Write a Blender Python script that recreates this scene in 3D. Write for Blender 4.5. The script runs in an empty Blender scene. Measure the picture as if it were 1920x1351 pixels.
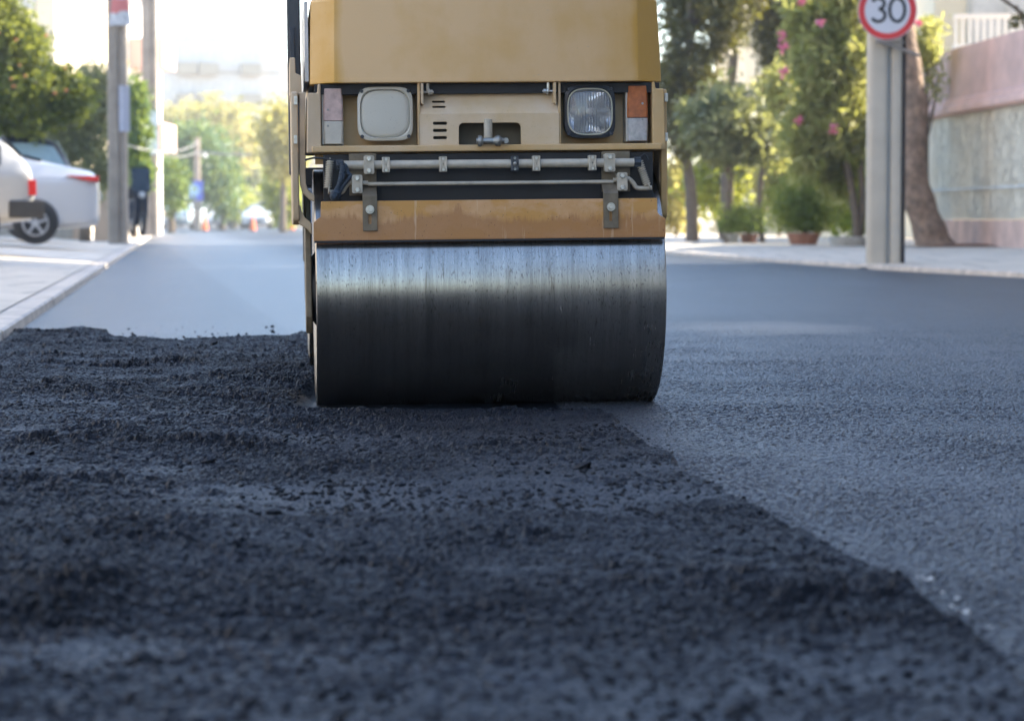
import bpy, math, random
import numpy as np
from mathutils import Vector, Matrix
R = math.radians
random.seed(7); rng = np.random.default_rng(7)
sc = bpy.context.scene; col = sc.collection
# ------------------------------------------------------------------ camera
F = 5049.0; CH = .543; PITCH = math.atan(263.5 / F)
cd = bpy.data.cameras.new('camera'); cam = bpy.data.objects.new('camera', cd); col.objects.link(cam)
cam.location = (0, 0, CH); cam.rotation_euler = (math.pi/2 - PITCH, 0, 0)
cd.sensor_width = 36; cd.sensor_fit = 'HORIZONTAL'; cd.lens = F/1920*36
cd.clip_start = .05; cd.clip_end = 3000
cd.dof.use_dof = True; cd.dof.focus_distance = 7.66; cd.dof.aperture_fstop = 5.6; cd.dof.aperture_blades = 0
sc.camera = cam
CM = Matrix.Translation(cam.location) @ cam.rotation_euler.to_matrix().to_4x4()
def ray(px, py):
    return (CM.to_3x3() @ Vector(((px-960)/F, -(py-675.5)/F, -1)))
def at(px, py, Y):
    d = ray(px, py); return Vector(cam.location) + d*(Y/d.y)
def gx(px, Y): return (px-960)/F*Y
def gz(py, Y): return at(960, py, Y).z
# ------------------------------------------------------------------ light
SUN_AZ, SUN_EL = R(64), R(33)
EXPOSURE = 2.42
w = bpy.data.worlds.new("World"); sc.world = w; w.use_nodes = True
nt = w.node_tree; nt.nodes.clear()
sky = nt.nodes.new('ShaderNodeTexSky'); sky.sky_type = 'NISHITA'; sky.sun_disc = False
sky.sun_elevation = SUN_EL; sky.sun_rotation = SUN_AZ; sky.dust_density = 1.1; sky.air_density = 1.0; sky.ozone_density = 2.4
bg = nt.nodes.new('ShaderNodeBackground'); bg.inputs[1].default_value = .13
wo = nt.nodes.new('ShaderNodeOutputWorld')
nt.links.new(sky.outputs[0], bg.inputs[0]); nt.links.new(bg.outputs[0], wo.inputs[0])
ld = bpy.data.lights.new('sun', 'SUN'); ld.energy = 4.2; ld.angle = R(.5); ld.color = (1, .9, .74)
lo = bpy.data.objects.new('sun', ld); col.objects.link(lo)
S = Vector((math.sin(SUN_AZ)*math.cos(SUN_EL), math.cos(SUN_AZ)*math.cos(SUN_EL), math.sin(SUN_EL)))
lo.rotation_mode = 'QUATERNION'; lo.rotation_quaternion = S.to_track_quat('Z', 'Y'); lo.location = S*60
vs = sc.view_settings; vs.view_transform = 'Standard'; vs.look = 'None'; vs.exposure = EXPOSURE; vs.gamma = 1
# ------------------------------------------------------------------ materials
class N:
    """small node-graph helper"""
    def __init__(s, name):
        s.m = bpy.data.materials.new(name); s.m.use_nodes = True
        s.t = s.m.node_tree; s.b = s.t.nodes['Principled BSDF']; s.out = s.t.nodes['Material Output']
        s._c = None
    def node(s, ty, **kw):
        n = s.t.nodes.new(ty)
        for k, v in kw.items(): setattr(n, k, v)
        return n
    def link(s, a, b): s.t.links.new(a, b)
    def put(s, sock, v):
        if hasattr(v, 'is_linked') or hasattr(v, 'links'): s.link(v, sock)
        else:
            if isinstance(v, (tuple, list)) and len(v) == 3 and sock.type == 'RGBA': v = (*v, 1)
            sock.default_value = v
    def co(s, scale=(1, 1, 1), loc=(0, 0, 0)):
        if s._c is None: s._c = s.node('ShaderNodeTexCoord')
        mp = s.node('ShaderNodeMapping'); s.link(s._c.outputs['Object'], mp.inputs[0])
        mp.inputs['Scale'].default_value = scale; mp.inputs['Location'].default_value = loc
        return mp.outputs[0]
    def noise(s, scale=5, detail=4, rough=.55, vec=None, dist=0):
        n = s.node('ShaderNodeTexNoise'); s.put(n.inputs['Vector'], vec if vec is not None else s.co())
        n.inputs['Scale'].default_value = scale; n.inputs['Detail'].default_value = detail
        n.inputs['Roughness'].default_value = rough; n.inputs['Distortion'].default_value = dist
        return n.outputs[0]
    def voro(s, scale=5, vec=None, out='Distance', feature='F1'):
        n = s.node('ShaderNodeTexVoronoi', feature=feature); s.put(n.inputs['Vector'], vec if vec is not None else s.co())
        n.inputs['Scale'].default_value = scale
        return n.outputs[out]
    def math(s, op, a, b=0.0, c=0.0, clamp=False):
        n = s.node('ShaderNodeMath', operation=op, use_clamp=clamp)
        s.put(n.inputs[0], a); s.put(n.inputs[1], b)
        if op in ('MULTIPLY_ADD',): s.put(n.inputs[2], c)
        return n.outputs[0]
    def ramp(s, f, lo, hi, a=0.0, b=1.0):
        n = s.node('ShaderNodeMapRange', clamp=True); s.put(n.inputs[0], f)
        n.inputs[1].default_value = lo; n.inputs[2].default_value = hi; n.inputs[3].default_value = a; n.inputs[4].default_value = b
        return n.outputs[0]
    def mix(s, f, a, b):
        n = s.node('ShaderNodeMix', data_type='RGBA'); s.put(n.inputs[0], f); s.put(n.inputs[6], a); s.put(n.inputs[7], b)
        return n.outputs[2]
    def sep(s, vec=None):
        n = s.node('ShaderNodeSeparateXYZ'); s.put(n.inputs[0], vec if vec is not None else s.co()); return n.outputs
    def bump(s, h, strength=.5, dist=.01, prev=None):
        n = s.node('ShaderNodeBump'); n.inputs['Strength'].default_value = strength; n.inputs['Distance'].default_value = dist
        s.put(n.inputs['Height'], h)
        if prev is not None: s.link(prev, n.inputs['Normal'])
        return n.outputs[0]
    def set(s, color=None, rough=None, metal=None, normal=None, spec=None, **kw):
        if color is not None: s.put(s.b.inputs['Base Color'], color)
        if rough is not None: s.put(s.b.inputs['Roughness'], rough)
        if metal is not None: s.put(s.b.inputs['Metallic'], metal)
        if normal is not None: s.put(s.b.inputs['Normal'], normal)
        if spec is not None: s.put(s.b.inputs['Specular IOR Level'], spec)
        for k, v in kw.items(): s.put(s.b.inputs[k], v)
        return s.m
_mc = {}
def simple(name, color, rough=.6, metal=0, var=.25, scale=6, bump=0, bscale=60, dist=.004, spec=.5, **kw):
    """plain surface with noise-mottled colour and roughness"""
    if name in _mc: return _mc[name]
    n = N(name); f = n.noise(scale, 5, .6)
    dark = tuple(c*(1-var) for c in color); lite = tuple(min(1, c*(1+var*.7)) for c in color)
    nm = n.bump(n.noise(bscale, 3), bump, dist) if bump else None
    n.set(n.mix(n.ramp(f, .3, .7), dark, lite), n.ramp(f, .3, .7, max(0.02, rough-.08), min(1, rough+.08)), metal, nm, spec, **kw)
    _mc[name] = n.m; return n.m

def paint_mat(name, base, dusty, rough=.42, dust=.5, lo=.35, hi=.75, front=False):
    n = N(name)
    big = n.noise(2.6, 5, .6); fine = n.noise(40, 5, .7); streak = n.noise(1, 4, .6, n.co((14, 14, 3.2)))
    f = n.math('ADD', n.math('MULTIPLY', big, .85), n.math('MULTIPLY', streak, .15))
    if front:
        x, y, z = n.sep(); fr = n.math('MULTIPLY', n.ramp(n.math('ABSOLUTE', n.math('ADD', x, .0)), .408, .432, 1, 0), n.ramp(x, .1, .42, 1, .55)); f = n.math('ADD', f, n.ramp(fr, 0, 1, -.12, .16))  # front between the folds paler: reflected sky painted in through the dust mix
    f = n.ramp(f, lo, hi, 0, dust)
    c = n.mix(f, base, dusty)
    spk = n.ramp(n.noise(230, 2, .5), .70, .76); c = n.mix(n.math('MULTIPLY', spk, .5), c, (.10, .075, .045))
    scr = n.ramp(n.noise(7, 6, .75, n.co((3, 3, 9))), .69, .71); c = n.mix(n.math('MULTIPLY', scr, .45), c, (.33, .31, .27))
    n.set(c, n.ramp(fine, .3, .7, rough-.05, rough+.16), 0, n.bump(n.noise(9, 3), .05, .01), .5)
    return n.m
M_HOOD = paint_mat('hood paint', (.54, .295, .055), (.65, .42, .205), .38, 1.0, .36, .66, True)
M_FRAME = paint_mat('frame paint', (.49, .285, .075), (.57, .42, .26), .45, 1.0, .32, .66)
M_DUSTF = paint_mat('dusty frame paint', (.46, .30, .14), (.54, .42, .29), .55, 1.0, .25, .6)
M_PANEL = paint_mat('dusty centre paint', (.50, .32, .11), (.62, .48, .33), .5, 1.0, .30, .55)
M_CREAM = paint_mat('overspray cream', (.52, .485, .40), (.58, .55, .47), .5, .8)
M_STEELP = simple('painted steel fitting', (.45, .40, .315), .5, .1, .22, 30, .2, 200, .001)
M_GREY = simple('dull grey steel', (.30, .30, .28), .42, .7, .2, 60)
M_BOLT = simple('zinc bolt', (.55, .53, .48), .35, .8, .2, 90)
M_BROWN = simple('grimy bracket steel', (.17, .135, .09), .5, .25, .35, 25, .2, 150, .001)
M_BLACK = simple('black rubber', (.018, .02, .024), .6, 0, .3, 30)
M_DARK = simple('black greasy chassis', (.012, .012, .013), .6, 0, .4, 12)
M_ROPS = simple('black painted tube', (.02, .027, .04), .38, 0, .3, 12)
M_HOSE = simple('blue black rag hose', (.025, .04, .06), .65, 0, .4, 40, .5, 120, .004)
M_BEZEL = simple('dark grey bezel plastic', (.03, .036, .045), .42, 0, .2, 40)
M_SEAT = simple('black vinyl seat', (.02, .02, .02), .5)

def drum_mat():
    n = N('rolled drum steel')
    v = n.co((1, .02, .02)); 
    s1 = n.noise(45, 5, .7, v); s2 = n.noise(300, 3, .7, n.co((1, .05, .05))); sp = n.noise(260, 2, .6, n.co((1, .35, .35))); big = n.noise(3, 3, .6)
    f = n.math('ADD', n.math('MULTIPLY', s1, .6), n.math('MULTIPLY', s2, .4))
    c = n.mix(n.ramp(f, .35, .65), (.235, .22, .20), (.42, .395, .36))
    c = n.mix(n.ramp(sp, .60, .70, 0, .8), c, (.06, .055, .05))
    c = n.mix(n.ramp(n.noise(70, 4, .7, n.co((1, .10, .10))), .62, .68, 0, .6), c, (.12, .10, .08))
    r = n.math('ADD', n.ramp(f, .3, .7, .215, .235), n.ramp(big, .3, .7, 0, .05))
    nm = n.bump(f, .012, .002)
    n.set(c, r, .93, nm)
    return n.m
M_DRUM = drum_mat()
def scraper_mat():
    n = N('scraper rust paint'); x, y, z = n.sep()
    edge = n.math('ADD', z, n.math('MULTIPLY', n.math('SUBTRACT', n.noise(5, 5, .65, n.co((1, 1, .2))), .5), .12))
    edge = n.math('ADD', edge, n.math('MULTIPLY', n.ramp(n.noise(30, 4, .7, n.co((1, 1, .1))), .5, .75), -.03)); wet = n.ramp(edge, .545, .562, 1, 0)
    c = n.mix(n.ramp(n.noise(14, 5, .7), .35, .65), (.52, .265, .085), (.60, .345, .165))
    c = n.mix(n.ramp(n.noise(6, 4, .6, n.co((1, 1, 2))), .50, .56, 0, .75), c, (.52, .25, .04))
    c = n.mix(n.math('MULTIPLY', wet, .8), c, (.36, .155, .048))
    st = n.ramp(n.noise(38, 4, .7, n.co((1, 1, .07))), .62, .70, 0, .65); c = n.mix(st, c, (.64, .46, .30))
    d = n.ramp(n.voro(260), .0, .14, 1, 0); d = n.math('MULTIPLY', d, n.ramp(n.noise(11, 2), .5, .6)); c = n.mix(n.math('MULTIPLY', d, wet), c, (.66, .56, .48))
    k = n.ramp(n.noise(170, 2, .5), .69, .73); c = n.mix(n.math('MULTIPLY', k, .8), c, (.03, .02, .015))
    tar = n.ramp(n.math('ADD', z, n.math('MULTIPLY', n.noise(60, 4, .7), .02)), .493, .503, 1, 0); c = n.mix(tar, c, (.035, .03, .04))
    n.set(c, n.math('SUBTRACT', .42, n.math('MULTIPLY', wet, .14)), 0, n.bump(n.noise(25, 4), .15, .004), .5)
    return n.m
M_SCRAPER = scraper_mat()
# ------------------------------------------------------------------ mesh builder
def tagp(o, label=None, cat=None, group=None, kind=None):
    if label: o['label'] = label
    if cat: o['category'] = cat
    if group: o['group'] = group
    if kind: o['kind'] = kind
    return o
def empty(name, loc=(0, 0, 0), rz=0, label=None, cat=None, group=None):
    o = bpy.data.objects.new(name, None); col.objects.link(o); o.location = loc; o.rotation_euler = (0, 0, rz)
    o.empty_display_size = .1
    return tagp(o, label, cat, group)
class MB:
    def __init__(s): s.v = []; s.f = []
    def add(s, vs, fs):
        b = len(s.v); s.v += [tuple(p) for p in vs]; s.f += [tuple(b+i for i in q) for q in fs]; return s
    def box(s, c, d, rot=None):
        c = Vector(c); h = Vector(d)/2; vs = []
        for x in (-1, 1):
            for y in (-1, 1):
                for z in (-1, 1):
                    p = Vector((x*h.x, y*h.y, z*h.z))
                    if rot is not None: p = rot @ p
                    vs.append(c+p)
        return s.add(vs, [(0, 1, 3, 2), (4, 6, 7, 5), (0, 4, 5, 1), (2, 3, 7, 6), (0, 2, 6, 4), (1, 5, 7, 3)])
    def b2(s, x0, x1, y0, y1, z0, z1): return s.box(((x0+x1)/2, (y0+y1)/2, (z0+z1)/2), (x1-x0, y1-y0, z1-z0))
    def prism(s, poly, axis, a0, a1, fa=None):
        def P(p, a):
            if axis == 'y': return (p[0], a, p[1])
            if axis == 'x': return (a, p[0], p[1])
            return (p[0], p[1], a)
        n = len(poly); vs = [P(p, a0) for p in poly]+[P(p, a1) for p in poly]
        fs = [tuple(range(n)), tuple(range(2*n-1, n-1, -1))]+[(i, i+n, (i+1) % n+n, (i+1) % n) for i in range(n)]
        return s.add(vs, fs)
    def tube(s, pts, r, n=10, closed=False, flat=1.0):
        pts = [Vector(p) for p in pts]; m = len(pts); rr = r if isinstance(r, (list, tuple)) else [r]*m
        rings = []; up = None
        for i, p in enumerate(pts):
            if closed: t = (pts[(i+1) % m]-pts[i-1])
            else: t = pts[min(i+1, m-1)]-pts[max(i-1, 0)]
            t.normalize()
            if up is None:
                up = Vector((0, 0, 1)) if abs(t.z) < .9 else Vector((0, 1, 0))
            a = t.cross(up).normalized(); b = a.cross(t).normalized(); up = b
            rings.append([p+a*(math.cos(2*math.pi*k/n)*rr[i])+b*(math.sin(2*math.pi*k/n)*rr[i]*flat) for k in range(n)])
        vs = [q for rg in rings for q in rg]; fs = []
        for i in range(m-1 if not closed else m):
            j = (i+1) % m
            for k in range(n): fs.append((i*n+k, i*n+(k+1) % n, j*n+(k+1) % n, j*n+k))
        if not closed: fs += [tuple(range(n-1, -1, -1)), tuple((m-1)*n+k for k in range(n))]
        return s.add(vs, fs)
    def cyl(s, p0, p1, r0, r1=None, n=16): return s.tube([p0, p1], [r0, r0 if r1 is None else r1], n)
    def lathe(s, prof, origin=(0, 0, 0), axis='x', n=48):
        """prof: (radius, t along axis)"""
        o = Vector(origin); vs = []; fs = []; m = len(prof)
        for r, t in prof:
            for k in range(n):
                a = 2*math.pi*k/n; c, d = r*math.cos(a), r*math.sin(a)
                vs.append(o+Vector({'x': (t, c, d), 'y': (c, t, d), 'z': (c, d, t)}[axis]))
        for i in range(m-1):
            for k in range(n): fs.append((i*n+k, i*n+(k+1) % n, (i+1)*n+(k+1) % n, (i+1)*n+k))
        if prof[0] == prof[-1]: return s.add(vs, fs)
        if prof[0][0] > 1e-6: fs.append(tuple(range(n)))
        if prof[-1][0] > 1e-6: fs.append(tuple((m-1)*n+k for k in range(n-1, -1, -1)))
        return s.add(vs, fs)
    def loft(s, rings, cap0=True, cap1=True):
        n = len(rings[0]); m = len(rings); vs = [q for rg in rings for q in rg]; fs = []
        for i in range(m-1):
            for k in range(n): fs.append((i*n+k, i*n+(k+1) % n, (i+1)*n+(k+1) % n, (i+1)*n+k))
        if cap0: fs.append(tuple(range(n-1, -1, -1)))
        if cap1: fs.append(tuple((m-1)*n+k for k in range(n)))
        return s.add(vs, fs)
    def mesh(s, name, fix=True):
        me = bpy.data.meshes.new(name); me.from_pydata([tuple(p) for p in s.v], [], s.f); me.validate()
        if fix:
            import bmesh
            bm = bmesh.new(); bm.from_mesh(me); bmesh.ops.remove_doubles(bm, verts=bm.verts, dist=1e-6)
            bmesh.ops.recalc_face_normals(bm, faces=bm.faces); bm.to_mesh(me); bm.free()
        return me
    def build(s, name, mat, parent=None, bevel=0, ang=32, seg=2, label=None, fix=True, sub=0):
        me = s.mesh(name, fix); me.materials.append(mat); me.shade_smooth()
        if ang is not None: me.set_sharp_from_angle(angle=R(ang))
        o = bpy.data.objects.new(name, me); col.objects.link(o)
        if parent is not None: o.parent = parent
        if sub: 
            md = o.modifiers.new('sub', 'SUBSURF'); md.levels = sub; md.render_levels = sub
        if bevel:
            md = o.modifiers.new('bev', 'BEVEL'); md.width = bevel; md.segments = seg; md.limit_method = 'ANGLE'; md.angle_limit = R(35); md.harden_normals = True
        if label: o['label'] = label
        return o
def cut(o, mbs, bevel=0):
    """subtract closed shapes from a part and keep only the finished mesh"""
    cs = []
    for m in mbs:
        me = m.mesh('tmp'); c = bpy.data.objects.new('tmp', me); col.objects.link(c); c.parent = o.parent
        md = o.modifiers.new('b', 'BOOLEAN'); md.operation = 'DIFFERENCE'; md.solver = 'EXACT'; md.object = c; cs.append(c)
    bpy.context.view_layer.update()
    me = bpy.data.meshes.new_from_object(o.evaluated_get(bpy.context.evaluated_depsgraph_get()))
    old = o.data; o.modifiers.clear(); o.data = me; me.name = old.name
    for c in cs: bpy.data.objects.remove(c)
    me.shade_smooth(); me.set_sharp_from_angle(angle=R(32))
    if bevel:
        md = o.modifiers.new('bev', 'BEVEL'); md.width = bevel; md.segments = 2; md.limit_method = 'ANGLE'; md.angle_limit = R(40)
def slot(cx, cz, w_, h_, y0, y1, n=6):
    r = min(w_, h_)/2; pts = []
    dx = w_/2-r; dz = h_/2-r
    for qx, qz, a0 in ((1, 1, 0), (-1, 1, 90), (-1, -1, 180), (1, -1, 270)):
        for k in range(n+1):
            a = R(a0+90*k/n); pts.append((cx+qx*dx+r*math.cos(a), cz+qz*dz+r*math.sin(a)))
    return MB().prism(pts, 'y', y0, y1)
def rrect(cx, cz, w_, h_, r, n=5):
    pts = []
    for qx, qz, a0 in ((1, 1, 0), (-1, 1, 90), (-1, -1, 180), (1, -1, 270)):
        for k in range(n+1):
            a = R(a0+90*k/n); pts.append((cx+qx*(w_/2-r)+r*math.cos(a), cz+qz*(h_/2-r)+r*math.sin(a)))
    return pts
def copy_tree(o, parent=None):
    c = o.copy(); col.objects.link(c)
    if parent is not None: c.parent = parent
    for ch in list(o.children): copy_tree(ch, c)
    return c
# ================================================================== ROAD ROLLER
roller = empty('road_roller', (-.0824, 8.0, -.004), 0, 'tan twin drum road roller standing on the fresh asphalt', 'road roller')
roller.rotation_mode = 'XYZ'; roller.rotation_euler = (0, R(-.62), R(5.0))
RM = Matrix.Translation(roller.location) @ roller.rotation_euler.to_matrix().to_4x4()
RI = RM.inverted()
def M(px, py, y):
    """point of the roller's own plane y seen at a photo pixel"""
    o = RI @ Vector(cam.location); d = RI.to_3x3() @ ray(px, py)
    return o+d*((y-o.y)/d.y)
DR = .35
def drum(name, y, label=None):
    m = MB()
    m.lathe([(DR-.07, -.47), (DR-.062, -.488), (DR-.03, -.496), (DR-.004, -.5), (DR, -.497), (DR, .497), (DR-.004, .5), (DR-.03, .496), (DR-.062, .488), (DR-.07, .47)], (0, y, DR), 'x', 160)
    o = m.build(name, M_DRUM, roller, label=label)
    hb = MB(); 
    for sx in (-1, 1): hb = MB(); hb.lathe([(.11, sx*.468), (.11, sx*.495), (.09, sx*.51)], (0, y, DR), 'x', 32); hb.build('drum_hub', M_DARK, o, .003)
    return o
drum('front_drum', 0, 'shiny steel front drum')
drum('rear_drum', 1.72)
HY = -.30      # hood front plane
# ---- hood: faceted plan, tapering slightly upward
def px_x(px, y, py=150): return M(px, py, y).x
zb = M(910, 154.5, HY).z; zt = M(910, -9, HY).z
xl0, xf0, xg0, xr0 = px_x(581, HY+.06), px_x(629, HY), px_x(1195, HY), px_x(1241, HY+.06)
xl1, xf1, xg1, xr1 = M(582, 0, HY+.06).x, M(629, 0, HY).x, M(1192, 0, HY).x, M(1232, 0, HY+.06).x
def hring(z, a, b, c, d, back, off=0): return [Vector((a, back, z)), Vector((a, HY+.075+off, z)), Vector((a+.008, HY+.062+off, z)), Vector((b-.004, HY+off+.003, z)), Vector((b+.006, HY+off, z)), Vector((c-.006, HY+off, z)), Vector((c+.004, HY+off+.003, z)), Vector((d-.008, HY+.062+off, z)), Vector((d, HY+.075+off, z)), Vector((d, back, z))]
m = MB(); zz = [(zb, 0, 0), (zb+.08, 0, .25), (zt-.012, 0, 1), (zt, .012, 1.0)]
rings = []
for z, off, t in zz:
    L = lambda p, q: p+(q-p)*min(1, t)
    rings.append(hring(z, L(xl0, xl1)+off*.6, L(xf0, xf1), L(xg0, xg1), L(xr0, xr1)-off*.6, .72, off))
rings.append([Vector((p.x*.97, .70 if p.y > .5 else p.y+.20, zt+.10)) for p in rings[-1]])
rings.append([Vector((p.x*.9, .66 if p.y > .5 else p.y+.12, zt+.13)) for p in rings[-1]])
m.loft(rings, True, True)
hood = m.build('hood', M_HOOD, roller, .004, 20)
mm = MB(); mm.b2(xl0-.013, xl0-.003, HY+.08, .6, zb+.01, zt-.01); mm.build('hood_seal', simple('pale seal', (.55, .53, .5), .5), hood)
mm = MB(); mm.b2(xl0+.012, xr0-.012, HY+.03, .6, zb-.03, zb-.002); mm.build('hood_underside', M_DARK, hood)
# ---- front frame: lower beam, side cheeks, recess back plate
z270 = M(910, 271, HY).z; z285 = M(910, 284, HY).z
FY = HY+.015
xL, xR = px_x(583, FY), px_x(1240, FY)
m = MB(); m.b2(xL, xR, FY-.012, FY+.10, z285+.001, z270); beam = m.build('front_beam', M_FRAME, roller, .004)
m = MB(); m.b2(xL+.01, xR-.01, FY+.095, FY+.105, z270-.05, zb+.02); m.build('lamp_panel', M_FRAME, roller)
xa, xb_ = px_x(603, FY), px_x(1221, FY)
for sgn, x0, x1 in ((-1, px_x(573, FY+.02), xa-.003), (1, xb_+.003, px_x(1246, FY+.02))):
    m = MB()
    a0, a1 = (x0, x1)
    zc = M(910, 172 if sgn < 0 else 168, FY).z
    if sgn < 0: poly = [(a1, z285), (a1, zb+.0), (a1-.008, zb+.0), (a1-.010, zc), (a0+.004, zc), (a0, z285)]
    else: poly = [(a0, z285), (a0, zb), (a0+.008, zb), (a0+.010, zc), (a1-.004, zc), (a1, z285)]
    poly = [(p[0], p[1]+ (.0 if p[1] > z285+.01 else .0)) for p in poly]
    m.prism(poly, 'y', FY+.003, FY+.35)
    m.build('frame_cheek', M_DUSTF if sgn < 0 else M_FRAME, roller, .004)
# deep chassis box behind everything (black)
m = MB(); m.b2(-.44, .44, -.17, 1.9, .80, .93); m.b2(-.46, .46, -.10, .0, .60, .80)
m.b2(-.30, .30, .36, 1.36, .35, .80); m.build('chassis', M_DARK, roller)
# ---- centre panel with slots and shackle opening
cx0, cx1 = px_x(783, FY), px_x(1050, FY)
zc_ = M(910, 213, FY).z; ztop = M(910, 163, FY).z
m = MB(); prof = [(FY-.004, z270-.001), (FY-.004, zc_), (FY+.045, ztop), (FY+.052, ztop), (FY+.008, zc_-.0), (FY+.008, z270-.001)]
m.prism(prof, 'x', cx0, cx1); cp = m.build('centre_panel', M_PANEL, roller)
cs = []
for py, (a, b) in ((190.5, (811, 835)), (200.5, (811, 836)), (231.5, (812, 838)), (245, (812, 838)), (258.5, (812, 838))):
    p = M((a+b)/2, py, FY); wd = (b-a)/F*7.75
    cs.append(slot(p.x, p.z, wd, .0055 if py < 210 else .0085, FY-.05, FY+.1))
pa, pb = M(860, 231, FY), M(977, 290, FY)
cs.append(MB().prism(rrect((pa.x+pb.x)/2, (pa.z+pb.z)/2, pb.x-pa.x, pa.z-pb.z, .014), 'y', FY-.05, FY+.1))
cut(cp, cs, .0012)
for a_ in (cx0-.001, cx1-.006): MB().b2(a_, a_+.007, FY-.004, FY+.09, z270, ztop+.03).build('panel_cheek', M_FRAME, roller, .001)
# recess box behind the opening
m = MB(); m.b2(cx0+.01, cx1-.01, FY+.085, FY+.095, z270-.01, zb); m.build('panel_backing', simple('grey brown grime', (.16, .145, .11), .7), roller)
# latch bolts between hood and panel
for px, py in ((800, 173), (1030, 171)):
    p = M(px, py, FY-.0); sg = 1 if px < 900 else -1
    m = MB(); m.cyl((p.x-.020, p.y, p.z), (p.x+.020, p.y, p.z), .0035, n=12); m.cyl((p.x-.017*sg, p.y, p.z), (p.x-.009*sg, p.y, p.z), .0085, n=6)
    m.cyl((p.x+.003*sg, p.y, p.z), (p.x+.009*sg, p.y, p.z), .010, n=20); m.cyl((p.x+.010*sg, p.y, p.z), (p.x+.017*sg, p.y, p.z), .0075, n=6)
    m.cyl((p.x+.003*sg, p.y, p.z), (p.x+.003*sg, p.y, p.z+.03), .005, n=10)
    m.build('latch_bolt', M_STEELP if px < 900 else M_BOLT, roller, .0008)
    q = M(px-9*sg, 180, FY)
    m = MB(); m.prism([(q.x-.0035, zb-.002), (q.x+.0035, zb-.002), (q.x+.0035, q.z-.026), (q.x-.0035, q.z-.02)], 'y', FY-.022, FY+.05)
    m.build('latch_tab', M_DUSTF if px < 900 else M_FRAME, roller, .001)
# ---- tow shackle
p = M(917, 262, FY-.03)
m = MB(); m.cyl((p.x, p.y+.03, p.z-.002), (p.x, p.y+.03, p.z+.06), .0125, n=20); pt = M(917, 233, FY); 
sh = m.build('tow_bracket', M_STEELP, roller, .001)
m = MB(); pz = M(917, 264, FY-.03).z; y = p.y+.004
m.cyl((p.x-.036, y, pz), (p.x+.036, y, pz), .0085, n=16)
for s_ in (-1, 1): m.lathe([(.006, s_*.018-.009+p.x), (.0145, s_*.026-.006+p.x), (.0165, s_*.026+p.x), (.0145, s_*.026+.006+p.x), (.006, s_*.026+.011+p.x)], (0, y, pz), 'x', 20)
m.cyl((p.x+.035, y, pz), (p.x+.044, y, pz), .010, .006, n=12); m.lathe([(.0085, -.003), (.0085, .003)], (p.x+.048, y, pz), 'y', 14)
m.build('shackle_pin', M_GREY, sh, .0008)
# ---- headlights
def sq(cx, cz, a, b, e, y, n=48):
    out = []
    for k in range(n):
        t = 2*math.pi*k/n; c, s_ = math.cos(t), math.sin(t)
        r = (abs(c)**e+abs(s_)**e)**(-1/e); out.append(Vector((cx+a*r*c, y, cz+b*r*s_)))
    return out
def glass_mat():
    n = N('fluted headlamp glass')
    x, y, z = n.sep(); fl = n.math('SINE', n.math('MULTIPLY', x, 800))
    big = n.noise(28, 3, .6)
    n.set((.9, .93, .96), .06, 0, n.bump(n.math('ADD', n.math('MULTIPLY', fl, .5), n.math('MULTIPLY', big, 2)), .7, .002), .5)
    n.b.inputs['Transmission Weight'].default_value = .85; n.b.inputs['IOR'].default_value = 1.45
    n.b.inputs['Coat Weight'].default_value = .6; n.b.inputs['Coat Roughness'].default_value = .03
    return n.m
M_GLASS = glass_mat()
M_REFL = simple('lamp reflector chrome', (.75, .77, .8), .12, 1, .1)
def headlight(px0, px1, py0, py1, painted):
    yb = FY+.09; a0 = M(px0, py0, FY+.02); a1 = M(px1, py1, FY+.02); cx, cz = (a0.x+a1.x)/2, (a0.z+a1.z)/2; a, b = (a1.x-a0.x)/2, (a0.z-a1.z)/2
    m = MB(); yf = FY+.012
    m.loft([sq(cx, cz, a*.93, b*.93, 5, yb), sq(cx, cz, a*.97, b*.97, 5, yf+.012), sq(cx, cz, a, b, 5, yf+.006), sq(cx, cz, a*.985, b*.985, 5, yf), sq(cx, cz, a*.90, b*.90, 4, yf-.003), sq(cx, cz, a*.875, b*.875, 3.3, yf+.003), sq(cx, cz, a*.86, b*.86, 3.3, yf+.03)], True, False)
    o = m.build('headlight', M_CREAM if painted else M_BEZEL, roller, label='headlight painted over in cream' if painted else 'clear headlight in a black bezel', ang=50)
    m = MB(); rg = []
    for t, d in ((.865, .004), (.84, .0005), (.72, -.0015), (.5, -.003), (.25, -.0035), (.02, -.0037)) if painted else ((.865, .004), (.84, -.001), (.72, -.005), (.5, -.008), (.25, -.010), (.02, -.0105)):
        rg.append(sq(cx, cz, a*t, b*t, 2.0+1.3*t/.86, yf+d))
    m.loft(rg, False, True); lens = m.build('lens', M_CREAM if painted else M_GLASS, o, ang=60)
    if not painted:
        m = MB(); m.loft([sq(cx, cz, a*t, b*t, 2.0+1.3*t/.86, yf+d) for t, d in ((.80, .012), (.6, .035), (.35, .052), (.1, .06), (.01, .06))], False, True)
        m.build('reflector', M_REFL, o, ang=60)
        m = MB(); m.lathe([(.001, 0), (.010, .002), (.013, .010), (.010, .02), (.010, .03)], (cx, yf+.02, cz), 'y', 20); m.build('bulb', M_GREY, o)
        m = MB(); m.tube(sq(cx, cz, a*.86, b*.86, 3.3, yf-.001), .0022, 6, True); m.build('lens_rim', simple('pale gasket', (.5, .47, .36), .5), o)
    m = MB()
    for sx in (-1, 1):
        for sz in (-1, 1): MB().lathe([(.0001, -.005), (.004, -.005), (.0052, -.003), (.0052, .002)], (cx+sx*a*.835, yf, cz+sz*b*.835), 'y', 12).build('screw', M_BEZEL, o)
    return o
headlight(669, 775, 163, 264, True)
headlight(1057, 1154, 160, 259, False)
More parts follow.
